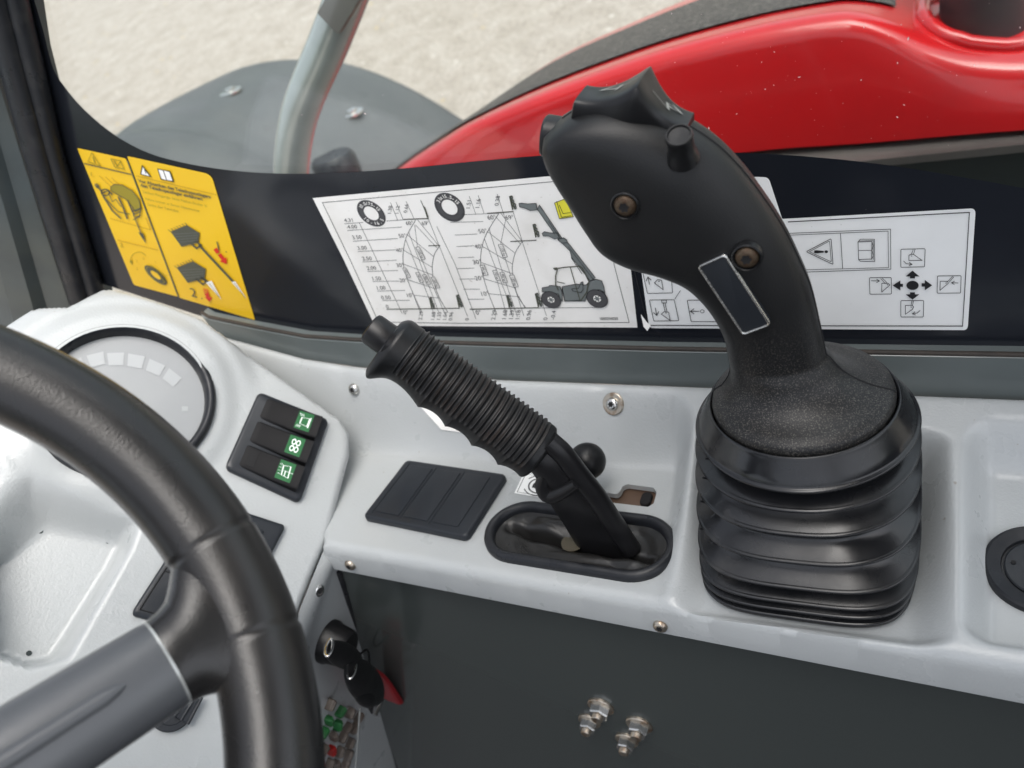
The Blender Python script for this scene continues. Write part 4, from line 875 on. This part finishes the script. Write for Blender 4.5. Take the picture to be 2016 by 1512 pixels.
out_px = [(-700, 860), (-260, 745), (0, 643), (60, 604), (82, 600), (128, 606), (150, 598), (196, 566), (222, 563), (400, 628), (428, 650), (560, 742), (672, 822), (690, 850), (691, 892), (668, 980), (648, 1062), (618, 1130), (575, 1240), (540, 1340), (520, 1440), (505, 1560), (480, 1700), (-700, 1900)]
OP = [duv(*p) for p in out_px]
dash = empty('dashboard', OD+AD*.1+BD*.1, 'pale grey moulded dashboard behind the steering wheel, with an open storage recess', 'dashboard')
us = np.arange(min(p[0] for p in OP), max(p[0] for p in OP)+.002, .0022); us = us[us > -.13]; vs = np.arange(max(min(p[1] for p in OP), -.10), min(max(p[1] for p in OP), .42)+.002, .0022)
mb = MB(); sheet(mb, OD, AD, BD, ND, us, vs, Hd, OP, round_r=.006, skirt=.06, holes=[[(gc[0]+.0535*math.cos(t), gc[1]+.0535*math.sin(t)) for t in np.linspace(0, 2*math.pi, 60, endpoint=False)]]); mb.build('moulding', 'console', dash, sharp=60)
for px, py in ((80, 1046), (213, 1066), (57, 1286)):
    p = onD(px, py, -.0257); mb = MB(); lathe(mb, p, ND, [(.0016, -.001), (.0016, .0004), (.0001, .0004)], 14); mb.build('drain_hole', 'hole', dash)
p = onD(203, 593, .0005); torx(dash, p, ND, .0042, 'screw', 'steel', .0065)
# the face below the fold, with the ignition lock
NQ = norm([.961, -.02, -.275]); Q0 = np.array([-.369, .262, -.383])
def onQ(px, py, h=0.): return onP(px, py, Q0+NQ*h, NQ)
a_px = [(650, 1052), (618, 1130), (575, 1240), (540, 1340), (520, 1440), (505, 1560)]; b_px = [(660, 1112), (640, 1170), (615, 1245), (590, 1340), (570, 1440), (555, 1560)]; c_px = [(664, 1120), (684, 1185), (703, 1240), (730, 1330), (757, 1425), (796, 1570)]
mb = MB(); Ra = [onD(*p, -.002) for p in a_px]; Rb = [onQ(*p) for p in b_px]; Rc = [onQ(*p) for p in c_px]; K = 8; rows = []
for a_, b_, c_ in zip(Ra, Rb, Rc):
    row = [a_*(1-t)+b_*t+norm(NQ+ND)*.0035*math.sin(math.pi*t) for t in np.linspace(0, 1, K)]+[b_*(1-t)+c_*t for t in np.linspace(.15, 1, 8)]+[c_-NQ*.02]; rows.append(row)
R = np.array(rows); R = np.array([smoothpath(R[:, j], 24) for j in range(R.shape[1])]).transpose(1, 0, 2); loft(mb, list(R), close=False, cap0=False, cap1=False)
mb.build('lower_face', 'console', dash, sharp=50)
mb = MB(); tube(mb, smoothpath([onQ(x+3, y, .001) for x, y in [(664, 1124)]+c_px[1:]], 30), .0022, 10); mb.build('edge_seal', 'rubber', dash)
p = onP(622, 1162, (Ra[1]+Rb[1])/2, norm(NQ+ND)); torx(dash, p+norm(NQ+ND)*.002, norm(NQ+ND+[0, -.3, 0]), .0048, 'screw', 'chrome')
# ------------------------------------------------------------------ gauge
ga = empty('instrument_gauge', GC, 'round pale instrument gauge with a black bezel behind the steering wheel rim', 'gauge')
mb = MB(); GN = ND; g0_ = GC+GN*.000
lathe(mb, g0_, GN, [(.0585, -.006), (.0585, .006), (.0575, .0088), (.0555, .0100), (.0535, .0095), (.0520, .0070), (.0512, .0030), (.0508, -.004)], 72, a=AD); mb.build('bezel', 'rubber', ga, sharp=70)
mb = MB(); lathe(mb, g0_, GN, [(.0515, -.004), (.0515, .0005), (.0001, .0005)], 64, a=AD); mb.build('dial', 'dial', ga, smooth=False)
mb = MB()
for (px, py), wd, hg, rot in (((150, 722), 34, 24, -28), ((190, 708), 34, 25, -14), ((228, 707), 34, 25, -2), ((267, 711), 34, 25, 10), ((305, 724), 34, 24, 24), ((338, 744), 32, 24, 38)):
    a_ = math.radians(rot); q = []
    for x, y in ((-.5, -.5), (.5, -.5), (.42, .5), (-.42, .5)): X = x*wd; Y = y*hg; q.append(onP(px+X*math.cos(a_)-Y*math.sin(a_), py+X*math.sin(a_)+Y*math.cos(a_), g0_+GN*.0009, GN))
    mb.add(q, [(0, 1, 2, 3)])
mb.add([onP(*p, g0_+GN*.0009, GN) for p in ((358, 800), (370, 800), (370, 809), (358, 809))], [(0, 1, 2, 3)]); mb.build('warning_lamp_windows', 'dial2', ga, smooth=False)
# ------------------------------------------------------------------ rocker switch block
def block(name, q, label, n=3):
    f = quadmap([onD(*p) for p in q]); o = empty(name, f(.5, .5), label, 'switch'); return f, o
f, sw = block('switch_block', [(508, 775), (646, 830), (589, 993), (441, 925)], 'black block of three rocker switches with green symbols beside the gauge')
A = norm(f(1, .5)-f(0, .5)); B = norm(f(.5, 1)-f(.5, 0)); 
hx, hy = np.linalg.norm(f(1, .5)-f(0, .5))/2, np.linalg.norm(f(.5, 1)-f(.5, 0))/2
def qslab(mb, f, s0, s1, t0, t1, h0, h1a, h1b, bev=.0012, mi=0, r=.06):
    """prism over a patch of the quad, top height from h1a (s0 side) to h1b (s1 side)"""
    rings = []
    for k in range(5):
        if k == 0: off, zf = 0, 0
        else: t = math.pi/2*(k-1)/3; off, zf = bev*(1-math.cos(t)), 1
        ring = []
        for x, y in rrect(.5, .5, r):
            s = s0+(s1-s0)*(.5+x*(1-2*off/.05)); t_ = t0+(t1-t0)*(.5+y*(1-2*off/(.05*(t1-t0)/(s1-s0)+1e-6))) if False else t0+(t1-t0)*(.5+y*(1-2*off/.03))
            top = h1a+(h1b-h1a)*((s-s0)/(s1-s0)); z = h0 if zf == 0 else top-bev+bev*math.sin(math.pi/2*(k-1)/3); ring.append(f(s, t_)+ND*z)
        rings.append(ring)
    loft(mb, rings, mi=mi)
mb = MB(); qslab(mb, f, 0, 1, 0, 1, 0, .0055, .0055, .002, r=.07); mb.build('frame', 'blackpl', sw)
icons = []
for i in range(3):
    t0, t1 = .045+i*.305, .045+(i+1)*.305-.03; mb = MB()
    rings = []; 
    for s in np.linspace(.13, .90, 16):
        u = (s-.13)/.77; h = .0058+.0006+.0062*u**1.6; hh = h-.0012 if s in (.13,) else h
        rings.append([f(s, t0)+ND*.004, f(s, t0)+ND*(hh-.0010), f(s, t0+.015)+ND*hh, f(s, t1-.03)+ND*hh, f(s, t1-.008)+ND*(hh-.0012), f(s, t1)+ND*.004])
    loft(mb, rings); rk = mb.build('rocker_switch', 'rocker', sw, sharp=40)
    hgt = lambda s: .0058+.0006+.0062*((s-.13)/.77)**1.6
    mp = lambda s, t, l, t0=t0, t1=t1: f(.13+.77*s, t0+.015+(t1-.045-t0)*t)+ND*(hgt(.13+.77*s)+.00025+l*.00010)
    mb = MB(); mb.add([mp(x, y, 0) for x, y in ((.60, .03), (.86, .03), (.86, .97), (.60, .97))], [(0, 1, 2, 3)]); mb.build('green_lens', 'green', rk, smooth=False)
    a = Art(lambda x, y, l, mp=mp: mp(.735+(x-.735)*.82, .5+(y-.5)*.74, l))
    if i == 0:
        a.loop([(.66, .28), (.82, .22), (.82, .80), (.66, .74)], .022, 'icon'); a.line([(.84, .15), (.84, .88)], .02, 'icon')
        for k in range(3): a.line([(.60+.035*k, .02+.05*k*0), (.625+.03*k, .18)], .012, 'icon'); a.line([(.60+.035*k, 1.0), (.625+.03*k, .84)], .012, 'icon')
    if i == 1:
        for cx, cy in ((.685, .27), (.775, .27), (.685, .73), (.775, .73)): a.ell((cx, cy), (.045, 0), (0, .21), 'icon', inner=.62)
    if i == 2:
        a.loop([(.66, .20), (.80, .12), (.82, .88), (.68, .82)], .02, 'icon'); a.line([(.73, .5), (.88, .52)], .022, 'icon'); a.line([(.66, .5), (.73, .5), (.74, .85)], .018, 'icon')
        for k in range(4): a.line([(.59, .15+.22*k), (.625, .22+.18*k)], .012, 'icon'); a.line([(.615, .10+.24*k), (.65, .18+.2*k)], .012, 'icon')
    a.build(rk)
    mb = MB(); mb.add([mp(x, y, 0)-ND*.0000 for x, y in ((.10, .1), (.24, .1), (.24, .9), (.10, .9))], [(0, 1, 2, 3)]); 
    if i == 2: mb.build('finger_dip', 'dark', rk, smooth=False)
# blank cover below the rim
fb = quadmap([onD(*p) for p in [(402, 985), (562, 1037), (445, 1262), (256, 1212)]])
bc = empty('blanking_cover', fb(.5, .5), 'dark grey blank switch cover partly hidden under the steering wheel rim', 'cover')
mb = MB(); qslab(mb, fb, 0, 1, 0, 1, 0, .005, .005, .002, r=.05); mb.build('frame', 'blackpl', bc)
for i in range(3):
    mb = MB(); qslab(mb, fb, .22, .80, .10+.29*i, .10+.29*i+.20, .004, .0062, .0062, .0008, r=.10); mb.build('blank_bay', 'blackpl', bc)
mb = MB()
for a_, b_ in (((.06, .05), (.06, .95)), ((.06, .95), (.94, .95)), ((.06, .635), (.94, .635))): tube(mb, [fb(*a_)+ND*.0052, fb(*b_)+ND*.0052], .0004, 6)
mb.build('groove', 'dark', bc)
# socket cap at the bottom
c = onD(338, 1398, .0); cap = empty('socket_cap', c, 'round black socket cap with a ridged tab, below the wheel spoke', 'cap')
mb = MB(); lathe(mb, c, ND, [(.0125, 0), (.0125, .0035), (.0118, .0045), (.0090, .0048), (.0085, .0040), (.0001, .0040)], 44); mb.build('disc', 'blackpl', cap)
mb = MB(); f3 = quadmap([onD(*p, .002) for p in ((372, 1365), (397, 1380), (372, 1428), (340, 1410))]); qslab(mb, f3, 0, 1, 0, 1, 0, .0045, .0045, .001)
for t in (.1, .5, .9): tube(mb, [f3(t, -.1)+ND*.0045, f3(t, 1.0)+ND*.0045], .0009, 8)
mb.build('tab', 'blackpl', cap)
# ------------------------------------------------------------------ ignition lock, keys
ig = empty('ignition_lock', onQ(640, 1255), 'black ignition lock on the shaded lower face of the dashboard', 'lock')
p = onQ(645, 1262); mb = MB(); lathe(mb, p, NQ, [(.0165, -.002), (.0165, .003), (.0150, .006), (.0140, .016), (.0120, .019), (.0001, .019)], 40); mb.build('barrel', 'gloss', ig)
ks = empty('key_bunch', onQ(660, 1280, .02), 'bunch of black headed keys with steel ring and red tag hanging in the ignition', 'keys')
def blob(mb, px, h, r, asp, px2, n=28):
    c0, c1 = onQ(*px, h), onQ(*px2, h+.002); d = norm(c1-c0); s_ = norm(np.cross(d, NQ)); L_ = np.linalg.norm(c1-c0)
    loft(mb, [sup(c0+d*L_*t, s_*max(r*math.sqrt(max(0, 1-(2*t-1)**2)), .0008), NQ*asp*max(.3, math.sqrt(max(0, 1-(2*t-1)**2))), 2.3, n) for t in np.linspace(0, 1, 14)])
mb = MB(); blob(mb, (640, 1272), .030, .0085, .004, (712, 1308)); mb.build('key_head', 'gloss', ks)
mb = MB(); blob(mb, (682, 1308), .034, .0130, .005, (752, 1378)); mb.build('key_head', 'gloss', ks)
mb = MB(); blob(mb, (702, 1365), .036, .0060, .004, (738, 1385)); tube(mb, [onQ(728, 1378, .036), onQ(732, 1404, .036)], [.004, .0008], 10); mb.build('key_head', 'gloss', ks)
for (a_, b_) in (((648, 1275), .0075), ((693, 1318), .0085)):
    cc = onQ(*a_, .036); u1 = norm(onQ(a_[0]+4, a_[1]-20, .032)-cc); t = np.linspace(0, 2*math.pi, 30); mb = MB(); tube(mb, [cc+u1*b_*math.cos(x)+norm(NQ*.5+AD*.4)*b_*.3*math.sin(x) for x in t], .0010, 8, caps=False); mb.build('key_ring', 'chrome', ks)
mb = MB(); rings = []
for t, (x, y) in zip(np.linspace(0, 1, 14), smoothpath([(715, 1309), (738, 1325), (757, 1350), (775, 1378)], 14)): rings.append(sup(onQ(x, y, .022), norm(onQ(x+8, y-6, .022)-onQ(x, y, .022))*(.0032+.002*t), NQ*.009, 4, 16))
loft(mb, rings); mb.build('red_tag', 'redpl', ks)
mb = MB(); tube(mb, [onQ(752, 1376, .034), onQ(738, 1408, .034)], .0022, 10); mb.build('key_blade', 'chrome', ks)
mb = MB(); tube(mb, smoothpath([onQ(707, 1290, .02), onQ(722, 1279, .012), onQ(727, 1295, .012), onQ(726, 1312, .02)], 14), .0009, 8); mb.build('wire_loop', 'gloss', ks)
# ------------------------------------------------------------------ fuse window
fu = empty('fuse_box', onQ(665, 1440), 'open fuse box with small red, green and smoky fuses low beside the steering wheel', 'fuses')
ff = quadmap([onQ(*p) for p in ((630, 1370), (712, 1405), (672, 1540), (610, 1540))])
mb = MB(); V = [ff(s, t)+NQ*.0012 for s, t in ((0, 0), (1, 0), (1, 1), (0, 1))]; mb.add(V, [(0, 1, 2, 3)]); mb.build('backing', 'console', fu, smooth=False)
for k in range(20):
    s, t = .12+.24*(k % 4)+rng.uniform(-.05, .05), .08+.165*(k//4)+rng.uniform(-.03, .03); m = ('fgrey', 'fred', 'fgreen', 'fgrey', 'fgrey', 'fgrey')[int(rng.integers(6))]
    mb = MB(); q_ = rng.uniform(-1.2, 1.2); a_ = norm(norm(ff(1, .5)-ff(0, .5))+q_*norm(ff(.5, 1)-ff(.5, 0))); b_ = norm(np.cross(NQ, a_)); slab(mb, ff(s, t)+NQ*.001, a_, b_, NQ, .0024, .0044, .001, .006, .001); slab(mb, ff(s, t)+NQ*.006, a_, b_, NQ, .0016, .0036, .0008, .002, .0006); mb.build('fuse', m, fu)
mb = MB(); tube(mb, [ff(.55, -.05)+NQ*.014, ff(.95, 1)+NQ*.014], .0008, 8); mb.build('cover_edge', 'tube', fu)
# ------------------------------------------------------------------ steering wheel
NW = np.array([.734, -.133, .666]); NW = norm(NW); CW = np.array([-.2695, -.0215, -.1331]); RW = .15; RT = .0155
WA = norm(np.cross([0, 0, 1.], NW)); WB = np.cross(NW, WA)
sw_ = empty('steering_wheel', CW, 'black steering wheel with a grey spoke in the left foreground', 'steering wheel')
def onW(px, py, h=0.): return onP(px, py, CW+NW*h, NW)
mb = MB(); rings = []
GA = [math.atan2((q-CW)@WB, (q-CW)@WA) for q in (onW(440, 1062), onW(510, 1252))]
hub = CW
sp_ = onW(480, 1228); sa = math.atan2((sp_-CW)@WB, (sp_-CW)@WA)
for t in np.linspace(0, 2*math.pi, 720, endpoint=False):
    u = WA*math.cos(t)+WB*math.sin(t); c = CW+u*RW; dt = (t-sa+math.pi) % (2*math.pi)-math.pi
    ph = np.linspace(0, 2*math.pi, 80, endpoint=False); r = np.full(80, RT)
    r = r*(1+.012*np.cos(2*ph))
    for g in GA: r = r-.0007*math.exp(-((((t-g+math.pi) % (2*math.pi))-math.pi)/.0045)**2)
    r = r-.0011*np.exp(-((ph-.30)/.05)**2)
    rings.append(c+np.outer(np.cos(ph)*r, u)+np.outer(np.sin(ph)*r, NW))
rings.append(rings[0]); loft(mb, rings, cap0=False, cap1=False); mb.build('rim', 'rim', sw_, sharp=80)
us_ = norm(onW(475, 1212)-onW(0, 1512)); ts_ = np.cross(NW, us_); SC = onW(475, 1212)-us_*RW
def spl(r, w1, h1, off=0., e=2.3): return sup(SC+us_*r-NW*off, ts_*w1, NW*h1, e, 44)
mb = MB(); 
prof = [(RW-.001, .034, .0125), (RW-.006, .0315, .0130), (RW-.011, .0262, .0130), (RW-.0145, .0215, .0128), (RW-.018, .0173, .0126), (RW-.0215, .0158, .0124), (RW-.025, .0151, .0122), (RW-.0262, .0149, .0119)]
loft(mb, [spl(r, a_, b_, .001) for r, a_, b_ in prof]); mb.build('spoke_root', 'rim', sw_, sharp=60)
mb = MB(); loft(mb, [spl(RW-.0260, .0151, .0123, .001), spl(RW-.0268, .0152, .0124, .001)]); mb.build('trim_ring', 'tube', sw_)
mb = MB(); loft(mb, [spl(RW-.0266, .0148, .0121, .001), spl(RW-.029, .0151, .0123, .001), spl(RW-.08, .0156, .0122, .001), spl(.03, .019, .013, .002)]); loft(mb, [spl(RW-.040, .002, .0112, -.0005, 2), spl(RW-.042, .0040, .0120, -.0002, 2), spl(RW-.046, .0058, .0122, -.0002, 2), spl(RW-.09, .0066, .0122, -.0002, 2), spl(.03, .008, .0136, .0005, 2)]); mb.build('spoke', 'spoke', sw_, sharp=60)
mb = MB(); lathe(mb, CW-NW*.02, NW, [(.045, 0), (.045, .028), (.040, .034), (.0001, .036)], 48); mb.build('hub', 'spoke', sw_)
mb = MB(); tube(mb, [CW-NW*.02, CW-NW*.19], .03, 24); mb.build('column', 'blackpl', sw_)
for k in (1, 2):
    q = us_*math.cos(2.094*k)+ts_*math.sin(2.094*k); tq = np.cross(NW, q); mb = MB(); loft(mb, [sup(CW+q*r-NW*.001, tq*.0165, NW*.0122, 2.3, 36) for r in (.03, RW-.005)]); mb.build('spoke', 'spoke', sw_)
# ------------------------------------------------------------------ outside: bonnet, mudguard, tube, ground
SY = .85; FY = 1.30
bn = empty('engine_bonnet', onY(1500, 300, SY), 'red engine bonnet with a dark mesh top, running past the window outside', 'bonnet')
sh = [(640, 470), (740, 372), (800, 322), (870, 276), (940, 236), (1080, 180), (1300, 104), (1500, 54), (1640, 32), (1700, 34), (1760, 56), (1830, 92), (1900, 116), (1960, 124), (2016, 126), (2200, 122), (2500, 115)]
fr_ = [(640, 440), (740, 366), (800, 318), (870, 270), (935, 226), (1090, 118), (1250, 42), (1400, -20), (1550, -70), (1640, -100), (1760, -130), (1850, -150), (1950, -170), (2050, -190), (2150, -210), (2350, -230), (2700, -260)]
bt = [(640, 480), (740, 420), (800, 395), (870, 385), (940, 370), (1080, 352), (1300, 322), (1500, 296), (1640, 286), (1700, 282), (1760, 277), (1830, 271), (1900, 265), (1960, 260), (2016, 256), (2200, 240), (2500, 215)]
n_ = 90
Sp = smoothpath([onY(*p, SY+.012) for p in sh], n_); Bp = smoothpath([onY(*p, SY) for p in bt], n_)
Fp = np.array([onY(*p, FY) for p in fr_]); Fp = smoothpath(Fp, n_)
# match by x
def atx(P, x): return np.array([np.interp(x, P[:, 0], P[:, i]) for i in range(3)])
rows = []
for k in range(n_):
    s = Sp[k]; b = atx(Bp, s[0]); ft = k/(n_-1); f_ = Fp[k]; row = [b+YU*.03, b, b*.75+s*.25-YU*.002, b*.4+s*.6-YU*.001]
    up_ = norm(s-b); o_ = norm(f_-s); c0 = s-up_*.022; c1 = s+o_*.028
    for t in np.linspace(0, 1, 7): row.append(c0*(1-t)**2+2*s*t*(1-t)+c1*t*t)
    for t in (.25, .5, .75, .93): row.append(s*(1-t)+f_*t+ZU*.003*math.sin(math.pi*t))
    row += [f_, f_-ZU*.02+YU*.01, f_-ZU*.25+YU*.02]; rows.append(row)
mb = MB(); loft(mb, rows, close=False, cap0=False, cap1=False); mb.build('shell', 'red', bn, sharp=60)
# mesh panel on the top, following the same shell
mb = MB(); R = np.array(rows); i0, i1 = 11, 10; G_ = []
nst = 60
K0 = int(.215*n_); K1 = int(.60*n_)
for k in np.linspace(8, K1+2, nst):
    i = int(k); u = k-i; r_ = R[i]*(1-u)+R[min(i+1, n_-1)]*u; t0, t1 = 10, 14
    q0 = r_[10]; q1 = r_[14]; edge = min(1, (K1+2-k)/3.0)**.5 if k > K1-1 else 1
    lo_, hi_ = .12, .10+(.78-.10)*max(edge, .02); ln = []
    for v in np.linspace(lo_, hi_, 30):
        x = v*5; seq = [r_[10], r_[11], r_[12], r_[13], r_[14], r_[15]] if False else [r_[10], r_[11], r_[12], r_[13], r_[14]]
        x = v*4; j = min(3, int(x)); w__ = x-j; ln.append(seq[j]*(1-w__)+seq[j+1]*w__+ZU*.003)
    G_.append(ln)
loft(mb, G_, close=False, cap0=False, cap1=False); mb.build('mesh_panel', 'mesh', bn)
# exhaust stub in its collar
p = onY(1937, 22, SY+.10); surf = lambda x, y: (lambda r: np.interp(y, r[9:16, 1], r[9:16, 2]))(R[int(np.argmin(abs(R[:, 10, 0]-x)))])
p[2] = surf(p[0], p[1]); mb = MB(); tube(mb, [p-ZU*.05, p+ZU*.30], .040, 40); 
ex = mb.build('exhaust_pipe', 'pipe', bn)
mb = MB(); t = np.linspace(0, 2*math.pi, 41); tube(mb, [(lambda q: np.array([q[0], q[1], surf(q[0], q[1])+.001]))(p+np.array([.056*np.sign(math.cos(x))*abs(math.cos(x))**.7, .056*np.sign(math.sin(x))*abs(math.sin(x))**.7, 0])) for x in t], .0085, 12, caps=False); mb.build('pipe_collar', 'red', bn)
# chassis rail under the bonnet
mb = MB(); rr_ = []
for (a, b), (c, d) in (((1300, 320), (1300, 400)), ((1500, 298), (1500, 350)), ((1760, 279), (1720, 322)), ((2016, 258), (2016, 292)), ((2500, 217), (2500, 250))):
    q, p_ = onY(a, b, SY+.012), onY(c, d, SY-.02); rr_.append([q+YU*.05, q, q*.75+p_*.25-YU*.012, q*.45+p_*.55-YU*.010, p_+ZU*.004, p_, p_-ZU*.004, p_+YU*.03-ZU*.004])
loft(mb, rr_); rail = mb.build('chassis_rail', 'railm', None, at=onY(1800, 300, SY), sharp=40); tag(rail, 'dark chassis rail with a worn pale edge under the red bonnet', 'rail')
mb = MB(); loft(mb, [[onY(a, b, SY+.03), onY(a, b+260, SY+.05), onY(a, b+260, SY+.2), onY(a, b, SY+.2)] for a, b in ((1200, 330), (2600, 215))]); fr2 = mb.build('machine_frame', 'panel', None, at=onY(1800, 400, SY)); tag(fr2, 'dark grey machine frame below the chassis rail, at the right edge', 'frame')
# mudguard
mg = empty('mudguard', onY(600, 260, 1.4), 'grey moulded front mudguard seen from above beyond the window', 'mudguard')
far = [(215, 340), (262, 292), (300, 262), (352, 220), (405, 178), (462, 143), (530, 123), (600, 117), (660, 121), (725, 138), (790, 165), (855, 200), (925, 245), (1010, 300), (1100, 370)]
YFAR = 1.55; YN = 1.02; Ff = smoothpath([onY(*p, YFAR) for p in far], 70); c_x = Ff[:, 0].mean(); rows = []
for k, p in enumerate(Ff):
    e = k/69; row = [p+YU*.004-ZU*.05, p+YU*.004-ZU*.006]
    for v in np.linspace(0, 1, 26):
        y = YFAR+(YN-YFAR)*v; q = p.copy(); q[1] = y; q[0] = p[0]+(c_x-p[0])*.10*v; q[2] = p[2]+(.006 if v > 0 else 0)+.008*math.sin(math.pi*v)-.012*sstep((v-.62)/.06)+.016*sstep((v-.80)/.05)*sstep((.98-v)/.05)
        q[2] -= .010*sstep((v-.30)/.05)*sstep((e-.52)/.05)*sstep((.9-e)/.05)
        row.append(q)
    row.append(row[-1]-ZU*.10); rows.append(row)
mb = MB(); loft(mb, rows, close=False, cap0=False, cap1=False); mb.build('shell', 'fender', mg, sharp=50)
R = np.array(rows)
def nearpx(px, py):
    best = None
    Mi = M.T
    Pp = R[:, 2:-1].reshape(-1, 3); c = Pp@M; u = 1008+F*c[:, 0]/-c[:, 2]; v = 756-F*c[:, 1]/-c[:, 2]; i = np.argmin((u-px)**2+(v-py)**2); return Pp[i]
for px, py in ((688, 221), (448, 181)):
    p = nearpx(px, py); mb = MB(); lathe(mb, p+ZU*.001, norm([.05, -.1, 1]), [(.024, 0), (.024, .003), (.020, .004), (.012, .004), (.011, .009), (.0001, .010)], 28); mb.build('bolt', 'steel', mg)
p = nearpx(670, 335); mb = MB(); lathe(mb, p, ZU, [(.045, -.02), (.045, .02), (.038, .03), (.0001, .03)], 32); mb.build('rubber_stop', 'rubber', mg)
# tube
tb = empty('mirror_arm', onY(575, 330, .74), 'bent grey painted tube rising past the outside of the window', 'tube')
mb = MB(); tube(mb, smoothpath([onY(*p, .74) for p in ((745, -220), (712, -95), (682, -5), (645, 90), (612, 165), (590, 225), (577, 290), (572, 360), (572, 460))], 60), .0218, 36); mb.build('bent_pipe', 'tube', tb)
mb = MB(); A = norm(onY(700, -20, .70)-onY(664, 40, .70)); slab(mb, onY(690, -22, .712), A, np.cross(A, YU), np.array([0, -1., 0]), .045, .0145, .003, .006, .001); mb.build('flat_bracket', 'bracket', tb)
# ground in world space
me = bpy.data.meshes.new('ground'); s_ = 150
me.from_pydata([(-s_, -s_, 0), (s_, -s_, 0), (s_, s_, 0), (-s_, s_, 0)], [], [(0, 1, 2, 3)]); me.materials.append(MT['ground'])
go = bpy.data.objects.new('ground', me); C.objects.link(go); tag(go, kind='structure'); go['_world'] = 1
# ------------------------------------------------------------------ unseen rest of the cab, put in to shade the interior and its reflections
def wallbox(name, c, s, m, label, cat, parent=None):
    mb = MB(); slab(mb, np.array(c)-np.array([0, 0, s[2]/2]), XU, YU, ZU, s[0]/2, s[1]/2, .01, s[2], .01)
    if parent is not None: return mb.build(name, m, parent)
    o = mb.build(name, m, None, at=c); return tag(o, label, cat)
roof = empty('unseen_cab_roof', (.1, -.35, .72), 'unseen dark lined cab roof, front left open to let top light in', 'canopy')  # unseen roof blocks the sky; open front span lights wheel and console
wallbox('headliner', (.62, -.28, .74), (.86, 1.55, .06), 'lining', '', '', roof)
for yy in (-1.02, .46): wallbox('side_rail', (-.35, yy, .74), (1.1, .07, .06), 'lining', '', '', roof)
wallbox('front_rail', (-.87, -.28, .74), (.08, 1.42, .06), 'lining', '', '', roof)
shell = empty('cab_rear_wall', (1.05, -.35, 0), 'dark rear wall of the cab behind the driver', 'wall')
wallbox('panel', (1.10, -.35, -.65), (.05, 1.7, .8), 'lining', '', '', shell)
door = empty('cab_door_frame', (.1, -1.15, -.4), 'dark door frame on the far side of the driver, door standing open', 'door frame')
wallbox('door_post', (.95, -1.15, .35), (.2, .05, .7), 'lining', '', '', door)
wallbox('door_post', (-.85, -1.15, .35), (.12, .05, .7), 'lining', '', '', door)
# unseen leafy ring, added to block bright horizon sky in reflections, world space
mb = MB(); rings = []; n = 220
for k in range(n+1):
    a_ = 2*math.pi*(k % n)/n; R_ = 26+2.5*math.sin(5*a_)+rng.normal()*.3 if k < n else 26; hgt_ = 3.5+1.0*math.sin(3*a_+1)+1.0*math.sin(11*a_)+rng.normal()*.35 if k < n else 6.5
    rings.append([(R_*math.cos(a_)*q, R_*math.sin(a_)*q, hgt_*z) for q, z in ((1, 0), (.97, .35), (1.0, .75), (1.03, 1.0), (1.06, .8), (1.08, 0))])
loft(mb, rings, close=False, cap0=False, cap1=False); hd = mb.build('horizon_screen', 'horizon_screen', None); tag(hd, kind='stuff'); hd['_world'] = 1
fl_ = empty('cab_floor', (.1, -.4, -1.02), 'dark rubber mat on the cab floor below the console', 'floor mat')
wallbox('mat', (.1, -.45, -1.02), (2.1, 1.7, .05), 'lining', '', '', fl_)
wallbox('lower_panel', (.1, -1.15, -.70), (1.9, .05, .62), 'lining', '', '', door)  # unseen half panel, added to darken what the joystick reflects
# ------------------------------------------------------------------ finish: put the cab frame into the world
bpy.context.view_layer.update()
for o in list(sc.objects):
    if o.parent is None and o.type in ('MESH', 'EMPTY') and not o.get('_world'):
        o.matrix_world = T @ Matrix.Translation(o.location)
    if o.get('_world') is not None: del o['_world']
